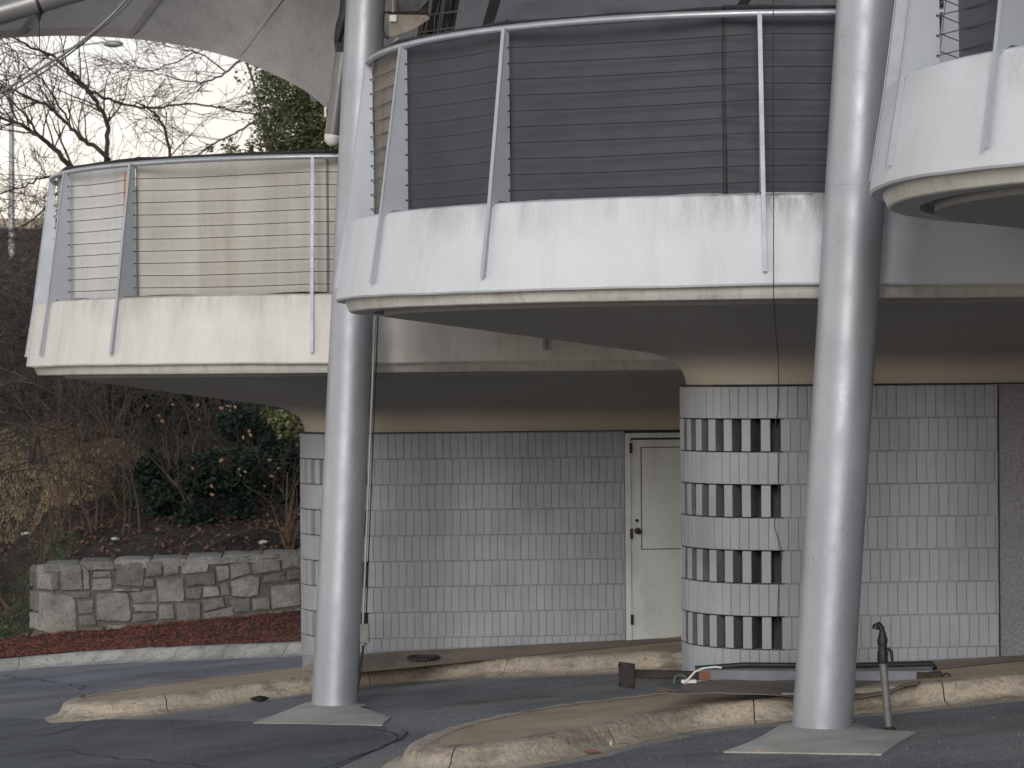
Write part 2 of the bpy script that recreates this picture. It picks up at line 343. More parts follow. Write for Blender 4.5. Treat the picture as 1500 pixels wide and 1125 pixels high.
def kerb_run(parent, line, inward, mat, h, seg=1.7, prof=None, start=0.6, cap=False):
    """line: 2-d points of the outer top edge; inward: +1 if the island lies to the left of travel"""
    prof = prof or [(-.17, 0.0), (-.04, .002), (-.01, -.004), (.02, -.018), (.045, -.05), (.065, -.10), (.10, -.130), (.19, -.141), (.25, -.175)]
    L = resample(line, .09); acc = 0; cur = [0]; cuts = []; nxt = start
    for i in range(1, len(L)):
        acc += (L[i] - L[i - 1]).length
        if acc > nxt: cuts.append(i); nxt = acc + seg * R.uniform(.75, 1.3)
    cuts = [0] + cuts + [len(L) - 1]
    for c0, c1 in zip(cuts, cuts[1:]):
        if c1 <= c0: continue
        mb = MB(); idx = list(range(c0, c1 + 1)); base = 0
        for q, i in enumerate(idx):
            t = (L[min(i + 1, len(L) - 1)] - L[max(i - 1, 0)]).normalized(); nn = Vector((t.y, -t.x)) * inward
            p = L[i].copy()
            if q == 0: p += t * .004
            if q == len(idx) - 1: p -= t * .004
            for j, (o_, z_) in enumerate(prof):
                jit = noise.noise(Vector((p.x * 6, p.y * 6, j * 2.3))) * .014 + noise.noise(Vector((p.x * 22, p.y * 22, j * 5.1))) * .007
                if j in (0,): jit = 0
                r_ = p + nn * (o_ + jit)
                mb.v.append((r_.x, r_.y, gz(r_.x, r_.y) + h + z_ + (jit * .7 if 0 < j < len(prof) - 1 else 0)))
        m_ = len(prof)
        for q in range(len(idx) - 1):
            for j in range(m_ - 1):
                a = q * m_ + j; mb.f.append((a, a + 1, a + m_ + 1, a + m_))
        mb.build('kerb_stone', mat, parent, smooth=50)
def island(name, outline, exposed, h, mat_top, mat_kerb, sgn, start):
    """outline: closed 2-d polygon; exposed: open polyline of it that shows its kerb"""
    o = sheet(name, outline, mat_top, h - .004)
    return o
ISL = .15
def g2(px, py): v = gnd(px, py, ISL); return Vector((v.x, v.y))
# front island: back edge from the far right to the nose, then the front edge to the right
f_back = [Vector((2.60, 26.0)), Vector((2.0, 21.3)), g2(1010, 998), g2(980, 1014), g2(841, 1028), g2(748, 1043), g2(668, 1061), g2(622, 1076)]
f_nose = [g2(601, 1088), g2(608, 1094), g2(640, 1096)]
f_front = [g2(710, 1092), g2(793, 1080), g2(900, 1057), g2(980, 1039), g2(1070, 1029), g2(1160, 1021), g2(1250, 1012), g2(1330, 1004), g2(1410, 996), g2(1500, 988), g2(1700, 970), g2(2300, 930)]
linef = [f_back[0], f_back[1]] + smooth_line(f_back[1:] + f_nose + f_front, 2)
isl_f = tag(empty('traffic_island', (0, 0, 0)), kind='structure')
top = MB(); polyf = offset_in([tuple(p) for p in linef] + [(12, 20), (12, 27)], .16)
top.add([Vector((p.x, p.y, gz(p.x, p.y) + ISL - .003)) for p in polyf], [tuple(range(len(polyf)))])
top.build('island_paving', M['paving'], isl_f)
kerb_run(isl_f, linef, 1, M['kerb'], ISL, 1.25, start=5.9)
# rear island
r_back = [Vector((-.8, 30.0)), Vector((-1.5, 27.0)), g2(437, 976), g2(367, 985), g2(277, 995), g2(200, 1006), g2(130, 1017)]
r_nose = [g2(96, 1025), g2(97, 1032), g2(118, 1031)]
r_front = [g2(208, 1023), g2(298, 1012), g2(381, 1000), g2(456, 990), g2(533, 979), g2(668, 968), g2(813, 962), g2(980, 955), g2(1100, 949)]
liner = [r_back[0], r_back[1]] + smooth_line(r_back[1:] + r_nose + r_front, 2)
isl_r = tag(empty('traffic_island', (0, 0, 0)), kind='structure')
top = MB(); polyr = offset_in([tuple(p) for p in liner] + [(4, 30)], .16)
top.add([Vector((p.x, p.y, gz(p.x, p.y) + ISL - .003)) for p in polyr], [tuple(range(len(polyr)))])
top.build('island_paving', M['paving'], isl_r)
kerb_run(isl_r, liner, 1, M['kerb'], ISL, 1.9, start=1.0)
# gutters: worn concrete strips at the foot of the kerbs
def gutter(line, a, b, h=.006):
    mb = MB(); L = resample(line, .3)
    for i, p in enumerate(L):
        t = (L[min(i + 1, len(L) - 1)] - L[max(i - 1, 0)]).normalized(); nn = Vector((t.y, -t.x))
        bb = b * (1 + .25 * noise.noise(Vector((p.x * 2, p.y * 2, 0))))
        for d in (a, bb):
            q = p + nn * d; mb.v.append((q.x, q.y, gz(q.x, q.y) + (h if d == a else -.007)))
    for i in range(len(L) - 1): mb.f.append((2 * i, 2 * i + 1, 2 * i + 3, 2 * i + 2))
    return tag(mb.build('gutter', M['gutter']), kind='structure')
gutter([Vector(p) for p in f_nose[:1] + f_front], .15, .5, .004)
gutter([Vector(p) for p in r_nose[1:] + r_front], .15, .42, .005)


# roadside kerb, mulch bed, hillside
k_line = [gnd(-330, 1000, .14), gnd(-120, 976, .14), gnd(0, 966, .14), gnd(100, 957, .14), gnd(200, 951, .14), gnd(320, 946, .14), gnd(440, 941, .14), gnd(700, 930, .14), gnd(1000, 918, .14)]
k_line = [Vector((p.x, p.y)) for p in k_line]
rk = tag(empty('roadside_kerb'), kind='structure')
kerb_run(rk, k_line, 1, M['kerb_grey'], .14, 2.3, prof=[(-.2, 0), (-.02, .002), (.02, -.01), (.05, -.04), (.09, -.10), (.16, -.13), (.34, -.15)])
def kY(x):
    for a, b in zip(k_line, k_line[1:]):
        if a.x <= x <= b.x: return a.y + (b.y - a.y) * (x - a.x) / (b.x - a.x)
    return k_line[0].y + (x - k_line[0].x) * (k_line[1].y - k_line[0].y) / (k_line[1].x - k_line[0].x) if x < k_line[0].x else k_line[-1].y
WA, WB = gnd(78, 953, .0), gnd(440, 918, 0)
WA = Vector((WA.x, WA.y)); WB = Vector((WB.x, WB.y)); wd = (WB - WA).normalized()
WE = WA + wd * 9.0
def sm(t): t = max(0, min(1, t)); return t * t * (3 - 2 * t)
def hill_z(x, y):
    near = gz(x, y) + .12
    wy = WA.y + (x - WA.x) * wd.y / wd.x
    d = y - wy - .28
    t = sm(d / .4) if x > WA.x else sm(d / (.4 + 6 * min(1, (WA.x - x) / 1.2)))
    up = -2.78 + .225 * max(0, d - 1) - .0016 * max(0, d - 8) ** 2
    if d > 45: up = -2.78 + .225 * 44 - .0016 * 37 ** 2 + .04 * (d - 45)
    up += .35 * noise.noise(Vector((x * .22, y * .22, 0))) + .1 * noise.noise(Vector((x * .9, y * .9, 4)))
    return near * (1 - t) + up * t
def hill_mesh(name, xs, ys, mat):
    mb = MB(); nx = len(xs)
    for y in ys:
        for x in xs:
            yy = max(y, kY(x) + .14); mb.v.append((x, yy, hill_z(x, yy)))
    for j in range(len(ys) - 1):
        for i in range(nx - 1):
            a = j * nx + i; mb.f.append((a, a + 1, a + nx + 1, a + nx))
    return tag(mb.build(name, mat, smooth=180), kind='structure')
xs = [-60, -45, -34, -26, -20, -16, -14] + [-13 + .35 * i for i in range(44)] + [4, 8, 14, 25, 50]
ys = [28 + .3 * i for i in range(58)] + [46 + i for i in range(30)] + [80, 90, 105, 130, 180, 300, 600]
hill_mesh('hillside', xs, ys, M['hill'])
def patch(name, cx, cy, rx, ry, mat, h, seed, kind='structure', n=40, rings=8):
    mb = MB(); mb.v.append((cx, cy, hill_z(cx, cy) + h))
    for r_ in range(1, rings + 1):
        for k in range(n):
            a = 2 * math.pi * k / n; rr = r_ / rings * (1 + .35 * noise.noise(Vector((math.cos(a) * 1.5, math.sin(a) * 1.5, seed))))
            x, y = cx + rx * rr * math.cos(a), cy + ry * rr * math.sin(a); mb.v.append((x, y, hill_z(x, y) + h - (.03 if r_ == rings else 0)))
    for k in range(n): mb.f.append((0, 1 + k, 1 + (k + 1) % n))
    for r_ in range(rings - 1):
        for k in range(n):
            a = 1 + r_ * n + k; b = 1 + r_ * n + (k + 1) % n; mb.f.append((a, b, b + n, a + n))
    return tag(mb.build(name, mat, smooth=180), kind=kind)
if 0: patch('dry_grass_slope', -8.3, 44.6, 2.0, 2.4, M['drygrass'], .03, 3)
if 0: patch('dry_grass_slope', -5.2, 45.2, .9, 1.3, M['drygrass'], .035, 8)
patch('dry_grass_slope', -8.1, 36.3, 1.35, 1.3, M['drygrass'], .02, 5)
# mulch bed between kerb and wall
mb = MB(); q = []
nb = 40
for i in range(nb + 1):
    x = -7.3 + 9 * i / nb; y0 = kY(x) + .15; wy = WA.y + (x - WA.x) * wd.y / wd.x + .1
    for j in range(9):
        y = y0 + (wy - y0) * j / 8; mb.v.append((x, y, hill_z(x, y) + .02 + .035 * noise.noise(Vector((x * 1.5, y * 1.5, 2))) + .10 * (j / 8) ** 2))
for i in range(nb):
    for j in range(8):
        a = i * 9 + j; mb.f.append((a, a + 1, a + 10, a + 9))
tag(mb.build('mulch_bed', M['mulch'], smooth=180), kind='structure')
mb = MB()
for _ in range(7500):
    x = R.uniform(-7.3, -1.5); y0 = kY(x) + .12; wy = WA.y + (x - WA.x) * wd.y / wd.x
    y = R.uniform(y0, wy + .05); jj = (y - y0) / max(.1, wy - y0)
    c = Vector((x, y, hill_z(x, y) + .035 + .10 * jj * jj + .035 * noise.noise(Vector((x * 1.5, y * 1.5, 2)))))
    a, t = R.uniform(0, 6.28), R.uniform(-.5, .5); l_, w_ = R.uniform(.012, .04), R.uniform(.004, .010)
    u = Vector((math.cos(a), math.sin(a), t)) * l_; v = Vector((-math.sin(a), math.cos(a), R.uniform(-.6, .6))) * w_
    mb.add([c - u - v, c + u - v, c + u + v, c - u + v], [(0, 1, 2, 3)])
tag(mb.build('mulch_chips', M['chip'], raw=True), kind='stuff')
def blades(name, mat, cx, cy, rx, ry, n, hgt, seed):
    rr = random.Random(seed); mb = MB()
    for _ in range(n):
        a = rr.uniform(0, 6.28); q = math.sqrt(rr.random()); x, y = cx + rx * q * math.cos(a), cy + ry * q * math.sin(a)
        z = hill_z(x, y) + .01; h = hgt * rr.uniform(.4, 1); b = rr.uniform(0, 6.28); l_ = rr.uniform(.2, .7) * h
        p = Vector((x, y, z)); w_ = Vector((math.cos(b + 1.57), math.sin(b + 1.57), 0)) * .007; t = Vector((math.cos(b) * l_, math.sin(b) * l_, h))
        mb.add([p - w_, p + w_, p + t * .55 + w_ * .8 + Vector((0, 0, .01)), p + t], [(0, 1, 2, 3)])
    return tag(mb.build(name, mat, raw=True), kind='stuff')
blades('green_grass', M['grassblade'], -7.9, 39.3, 1.3, 1.5, 2600, .10, 1)
blades('green_weeds', M['grassblade'], -6.2, 42.2, .5, .6, 500, .16, 2)
blades('dry_grass', M['strawblade'], -8.3, 44.6, 2.4, 3.0, 26000, .09, 3)
blades('dry_grass', M['strawblade'], -7.9, 36.3, 1.2, 1.2, 3000, .07, 4)
blades('dry_grass', M['strawblade'], -5.2, 45.2, 1.4, 1.7, 5000, .09, 5)
# leaf litter: many small faces over the slope
mb = MB()
for _ in range(16000):
    x = R.uniform(-12, 1); y = R.uniform(37.5, 56) if R.random() < .8 else R.uniform(37.5, 42); wy = WA.y + (x - WA.x) * wd.y / wd.x
    if x > WA.x - .3 and y < wy + .6: continue
    c = Vector((x, y, hill_z(x, y) + .03)); s_ = R.uniform(.02, .06)
    u = Vector((R.uniform(-1, 1), R.uniform(-1, 1), R.uniform(-.6, .6))).normalized() * s_; v = u.cross(Vector((R.uniform(-1, 1), R.uniform(-1, 1), 1.0))).normalized() * s_ * .6
    mb.add([c - u, c - v, c + u, c + v], [(0, 1, 2, 3)])
M['leaf_litter'] = material('fallen leaves', (.14, .08, .052), .9, var=.6, scale=9, dark=(.03, .02, .017), dscale=3, damt=.8)
tag(mb.build('fallen_leaves', M['leaf_litter'], raw=True), kind='stuff')

# ------------------------------------------------------------------ stone wall
sw = empty('stone_wall', (WA.x, WA.y, gz(WA.x, WA.y)), 'low wall of rough grey granite blocks behind the red mulch bed', 'wall')
wn = Vector((wd.y, -wd.x, 0))                      # towards the camera
def wplane(cx, cy):
    px, py = cx / 2.885, 735 + cy / 2.885
    u, v = ray(px, py); p0 = Vector((WA.x, WA.y, 0)); n_ = wn
    t = p0.dot(n_) / Vector((u, 1, v)).dot(n_); return Vector((u * t, t, v * t))
ztl = wplane(212, 268).z; ztr = wplane(1268, 214).z
def wz(s_): return ztl + (ztr - ztl) * s_ / (WB - WA).length
core = MB(); L9 = 9.0
def wpt(s_, d_, z_): p = WA + wd * s_; return Vector((p.x, p.y, z_)) - wn * d_
core.add([wpt(.03, -.004, -4.2), wpt(L9, -.004, -4.2), wpt(L9, -.004, wz(L9) - .02), wpt(.03, -.004, wz(0) - .02), wpt(.03, .5, -4.2), wpt(L9, .5, -4.2), wpt(L9, .5, wz(L9) - .02), wpt(.03, .5, wz(0) - .02)],
         [(0, 1, 2, 3), (4, 7, 6, 5), (3, 2, 6, 7), (0, 3, 7, 4), (1, 5, 6, 2)])
o = core.build('core', M['stone_mortar']); setparent_keep(o, sw)
def stone(poly3, nrm, proud, sd):
    rr = random.Random(sd); n = len(poly3); c = sum(poly3, Vector()) / n; pts = []
    for i in range(n):                               # subdivide edges with a small wobble
        a, b = poly3[i], poly3[(i + 1) % n]; m_ = 3 if (b - a).length > .25 else 2
        for k in range(m_):
            p = a.lerp(b, k / m_) + (c - a).normalized() * rr.uniform(-.006, .012); pts.append(p)
    n = len(pts); rings = []
    for sc, pr in ((1.035, -.06), (1.02, proud * .4), (.96, proud * .85), (.6, proud * 1.05)):
        rings.append([c + (p - c) * sc + nrm * (pr + (rr.uniform(-.012, .012) if pr > 0 else 0)) for p in pts])
    vs = sum(rings, []) + [c + nrm * proud]; fs = []
    for r_ in range(3):
        for i in range(n): fs.append((r_ * n + i, r_ * n + (i + 1) % n, (r_ + 1) * n + (i + 1) % n, (r_ + 1) * n + i))
    for i in range(n): fs.append((3 * n + i, 3 * n + (i + 1) % n, 4 * n))
    mb = MB().add(vs, fs); o = mb.build('stone', M['stone'], smooth=32); setparent_keep(o, sw); return o
ST = """212,268 245,275 250,372 212,375|255,272 345,262 352,370 262,375|352,266 378,300 382,370 356,372|388,265 488,258 485,286 392,288|392,294 470,292 473,318 394,320|392,325 472,322 475,370 390,374
490,262 615,250 605,362 492,352|620,252 688,250 686,312 616,316|694,248 760,245 755,305 692,312|765,245 885,240 880,295 770,305|890,240 985,232 985,258 905,265|990,232 1090,222 1088,245 990,256
1095,222 1185,218 1180,238 1098,241|1190,218 1270,212 1270,278 1195,285|1068,248 1182,243 1188,290 1072,305|972,262 1045,255 1065,300 975,328|910,272 966,268 970,325 925,338|785,310 908,300 912,350 788,358
662,330 778,320 780,420 672,425|610,322 656,328 654,365 605,362|212,392 300,390 322,420 325,560 215,566|262,380 385,378 385,402 305,408|330,418 398,415 396,470 332,474|335,482 400,480 410,520 338,522
408,385 545,382 555,480 550,508 412,500|480,362 600,369 595,377 480,378|550,382 662,372 665,422 570,428|560,433 665,431 665,463 570,466|345,530 438,528 440,578 350,582|340,588 443,585 443,605 342,612
222,575 333,567 336,612 225,630|448,517 535,520 558,560 558,585 450,600|560,472 662,468 665,496 560,510|565,525 720,503 730,545 570,560|670,434 733,430 743,495 672,496|742,427 848,430 850,520 752,522
785,364 856,360 848,408 790,412|862,360 925,358 930,395 858,405|855,414 945,402 955,443 862,463|860,470 985,442 990,523 862,522|930,347 966,342 973,393 938,398|974,337 1060,310 1098,317 1093,393 1060,403 982,398
1105,312 1205,297 1206,333 1112,343|1212,292 1270,285 1270,330 1215,332|1145,357 1270,342 1270,438 1150,453|962,410 1055,407 1058,463 994,468|1067,411 1138,402 1143,453 1070,460|997,477 1130,467 1128,513 998,523
1135,460 1200,458 1196,508 1132,513|1205,455 1238,452 1238,520 1205,518|1245,450 1270,448 1270,520 1246,520|565,565 640,556 650,600 575,610|655,552 800,530 800,585 660,598"""
k = 0
for row in ST.split('\n'):
    for s_ in row.split('|'):
        pts = [wplane(*map(float, t.split(','))) for t in s_.split()]
        stone(pts, wn, R.uniform(.03, .065), 100 + k); k += 1
# the hidden run behind the building and the end face
x = 4.0
s0 = (WB - WA).length
for row in range(4):
    s_ = s0 + .02 + (row % 2) * .12
    while s_ < 8.8:
        l_ = R.uniform(.25, .6); z1 = wz(s_) - .27 * row; z0 = z1 - .25
        stone([wpt(s_, 0, z0), wpt(s_ + l_ - .02, 0, z0), wpt(s_ + l_ - .02, 0, z1), wpt(s_, 0, z1)], wn, .06, 300 + int(s_ * 40) + row); s_ += l_
en = -Vector((wd.x, wd.y, 0))
EN = (-en.cross(Vector((0, 0, 1)))).normalized()
def endp(cx, cy):       # end face: runs back from the corner
    p = wplane(212, cy); f = (205 - cx) / 75.0
    return Vector((WA.x, WA.y, p.z)) - wn * (.5 * f) + en * (.0) + en * (.36 * f)
e_dir = (endp(130, 300) - endp(205, 300)); e_dir.z = 0; e_n = Vector((e_dir.y, -e_dir.x, 0)).normalized()
if e_n.y > 0: e_n = -e_n
o = MB().add([endp(208, 268) - Vector((0, 0, .02)), endp(132, 268) - Vector((0, 0, .02)), endp(132, 640), endp(208, 640), wpt(.2, .55, wz(0) - .02), wpt(.2, .5, -4.2)], [(0, 1, 2, 3), (1, 4, 5, 2), (0, 4, 1)]).build('core', M['stone_mortar']); setparent_keep(o, sw)
for s_ in ("132,280 150,275 152,365 132,368|155,273 204,264 208,375 155,373|130,383 160,384 162,470 130,468|165,384 205,385 209,560 164,550|130,475 160,476 162,550 130,545|132,570 213,575 213,630 132,624").split('|'):
    stone([endp(*map(float, t.split(','))) for t in s_.split()], e_n, .05, 500 + len(s_) + int(s_[:3]))
# top course: flat capping stones
s_ = -.12; i = 0
while s_ < 8.8:
    l_ = R.uniform(.35, .8); z = wz(s_)
    pts = [wpt(s_, -.03, z - .03), wpt(s_ + l_ - .015, -.03, z - .03), wpt(s_ + l_ - .015, .52, z - .01), wpt(s_, .52, z - .01)]
    stone(pts, Vector((0, 0, 1)), R.uniform(.05, .07), 700 + i); s_ += l_; i += 1

# ------------------------------------------------------------------ the three pavilions
T = Vector((3.48, -5.7, .465))
CX, CY = 1.95, 20.6
def ring(rx, ry, back=24.6, xend=9.0, n1=14, n2=40, n3=24, cx=CX, cy=CY):
    P = []
    AB = math.radians(56)          # the tip curls back before it meets the next pavilion
    bx, by = cx - rx * math.cos(AB), cy + ry * math.sin(AB)
    for i in range(3): P.append((bx + .02 * i, back + (by - back) * i / 3, -1, 0))
    for i in range(n1 - 3):
        a = -AB * (1 - i / (n1 - 3)); P.append((cx - rx * math.cos(a), cy - ry * math.sin(a), -math.cos(a), -math.sin(a)))
    for i in range(n2 + 1):
        a = math.pi / 2 * i / n2; P.append((cx - rx * math.cos(a), cy - ry * math.sin(a), -math.cos(a), -math.sin(a)))
    for i in range(1, n3 + 1): P.append((cx + (xend - cx) * i / n3, cy - ry, 0, -1))
    return P
WCX, WCY, WR = 2.09, 20.56, .76
TH = math.radians(5.0)
def wall_path(back, ls):
    """returns f(s) -> (x, y, nx, ny) walking side, arc, front; s=0 at the start of the arc"""
    arc = WR * (math.pi / 2 + TH)
    def f(s):
        if s < -1.25:
            x, y, a, b = f(-1.2499); return x + (-1.25 - s) * .9, y + (-1.25 - s) * .3, a, b
        if s < arc:
            a = s / WR; return WCX - WR * math.cos(a), WCY - WR * math.sin(a), -math.cos(a), -math.sin(a)
        a = math.pi / 2 + TH; x, y = WCX - WR * math.cos(a), WCY - WR * math.sin(a); d = s - arc
        return x + math.cos(TH) * d, y + math.sin(TH) * d, math.sin(TH), -math.cos(TH)
    return f, arc
def loft(name, loops, mat, parent, smooth=35, closed=False):
    mb = MB(); n = len(loops[0])
    for L in loops: mb.v += [tuple(p) for p in L]
    m_ = len(loops)
    for j in range(m_ - 1 + (1 if closed else 0)):
        for i in range(n - 1):
            a = j * n + i; b = ((j + 1) % m_) * n + i; mb.f.append((a, a + 1, b + 1, b))
    if closed:
        mb.f.append(tuple(j * n for j in range(m_))); mb.f.append(tuple(j * n + n - 1 for j in range(m_)))
    return mb.build(name, mat, parent, smooth=smooth)

BP = .0767; CH = .252; ZT = -.085       # brick pitch, course height, top of brickwork
def brick_mesh(name, wdt, hgt, dep, taper):
    g = .0021; gv = .0042; x0, x1 = -wdt / 2 + g, wdt / 2 - g; xb = x1 * taper; ch = .004
    vs = [(x0 + ch, 0, -hgt + gv + ch), (x1 - ch, 0, -hgt + gv + ch), (x1 - ch, 0, -gv - ch), (x0 + ch, 0, -gv - ch),
          (x0, ch, -hgt + gv), (x1, ch, -hgt + gv), (x1, ch, -gv), (x0, ch, -gv), (-xb, dep, -hgt + gv), (xb, dep, -hgt + gv), (xb, dep, -gv), (-xb, dep, -gv)]
    fs = [(0, 1, 2, 3), (0, 4, 5, 1), (1, 5, 6, 2), (2, 6, 7, 3), (3, 7, 4, 0), (4, 8, 9, 5), (5, 9, 10, 6), (6, 10, 11, 7), (7, 11, 8, 4), (8, 11, 10, 9)]
    me = bpy.data.meshes.new(name); me.from_pydata([Vector(v) for v in vs], [], fs); me.materials.append(M['brick']); me.update()
    bm = bmesh.new(); bm.from_mesh(me); bmesh.ops.recalc_face_normals(bm, faces=bm.faces); bm.to_mesh(me); bm.free()
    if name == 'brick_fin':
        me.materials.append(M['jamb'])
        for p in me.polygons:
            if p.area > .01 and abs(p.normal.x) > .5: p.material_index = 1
    return me
B_FLAT = brick_mesh('brick_flat', BP, CH, .09, 1.0); B_ARC = brick_mesh('brick_arc', BP, CH, .25, .66); B_ARCS = brick_mesh('brick_arc_shallow', BP, CH, .09, .88)
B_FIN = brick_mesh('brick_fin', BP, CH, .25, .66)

def brick_wall(root, off, front_len, kmin, drop_slope, drop_base):
    f, arc = wall_path(0, 0); total = arc + front_len
    wall = empty('brick_wall', (0, 0, 0)); wall.parent = root
    # core: recessed mortar face for the solid courses, dark inner wall for the open ones
    S = [-2.5] + [-1.24 + .124 * i for i in range(10)] + [total * i / 60 for i in range(61)]
    def line(d, z): return [Vector((f(s)[0] - f(s)[2] * d, f(s)[1] - f(s)[3] * d, z)) for s in S]
    i_open_end = 15.6
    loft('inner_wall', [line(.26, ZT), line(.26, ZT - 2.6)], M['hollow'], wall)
    s_open = arc - WR * TH - .02                    # openings stop where the front straightens
    So = [s for s in S if s > s_open]
    def line2(d, z, ss): return [Vector((f(s)[0] - f(s)[2] * d, f(s)[1] - f(s)[3] * d, z)) for s in ss]
    loft('mortar_face', [line2(.25, ZT - .003, [s_open] + So), line2(.008, ZT - .003, [s_open] + So), line2(.008, ZT - 2.6, [s_open] + So), line2(.25, ZT - 2.6, [s_open] + So)], M['mortar'], wall)
    Sc = [s_open * i / 24 for i in range(25)]; Sc = [-2.6, -1.24, -1.0, -.8, -.6, -.4, -.2] + Sc
    for c in (0, 2, 4, 6, 8):
        z0 = ZT - c * CH - .004; z1 = z0 - CH + .008 if c < 8 else z0 - .6
        loft('mortar_band', [line2(.25, z0, Sc), line2(.008, z0, Sc), line2(.008, z1, Sc), line2(.25, z1, Sc)], M['mortar'], wall, closed=True)
    cand = []
    n_arc = s_open / BP
    for c in range(9):
        open_row = c in (1, 3, 5, 7)
        for k in range(kmin, int(total / BP) + 2):
            if open_row:
                s = (k + .5) * BP
                jj = round(n_arc - k - 1)           # bricks counted back from the last opening
                if s < s_open and jj % 2 == 0: continue
                if s > s_open and c % 2: s = (k + .5) * BP
            else: s = (k + (0.0 if c % 2 == 0 else .5)) * BP + (.25 * BP)
            sx = 1.0
            if s - BP / 2 > total - .012: continue
            if s + BP / 2 > total: s0_ = s - BP / 2; sx = (total - s0_) / BP; s = (s0_ + total) / 2
            x, y, nx_, ny_ = f(s)
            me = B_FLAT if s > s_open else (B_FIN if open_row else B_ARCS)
            zt = ZT - c * CH; sc = 1.0
            if c == 8:
                zb = -2.225 - drop_slope * max(0, (arc - s)) + (.0) + drop_base * max(0, s - arc)
                sc = (zt - zb) / CH
            vis = -x if ny_ == 0 else 0
            facing = -(ny_ * (y + off.y) + nx_ * (x + off.x))    # towards the camera
            cand.append((facing, me, x, y, zt, math.atan2(nx_, -ny_), sc, sx))
    cand.sort(key=lambda t: -t[0])
    rr = random.Random(5)
    rest = MB()
    for i, (fc, me, x, y, zt, ang, sc, sx) in enumerate(cand):
        jx, jy, ja = rr.uniform(-.0012, .0012), rr.uniform(-.0015, .003), rr.uniform(-.012, .012)
        if i < 300:
            b = bpy.data.objects.new('brick', me); COL.objects.link(b); b.parent = wall
            b.location = (x + jx, y + jy, zt); b.rotation_euler = (rr.uniform(-.006, .006), 0, ang + ja); b.scale = (sx, 1, sc)
        else:
            Mx = Matrix.Translation((x + jx, y + jy, zt)) @ Matrix.Rotation(ang + ja, 4, 'Z') @ Matrix.Diagonal((sx, 1, sc, 1))
            rest.add([Mx @ v.co for v in me.vertices], [tuple(p.vertices) for p in me.polygons])
    if rest.v:
        o = rest.build('bricks', M['brick'], wall); o['kind'] = 'stuff'
    return f, arc, total

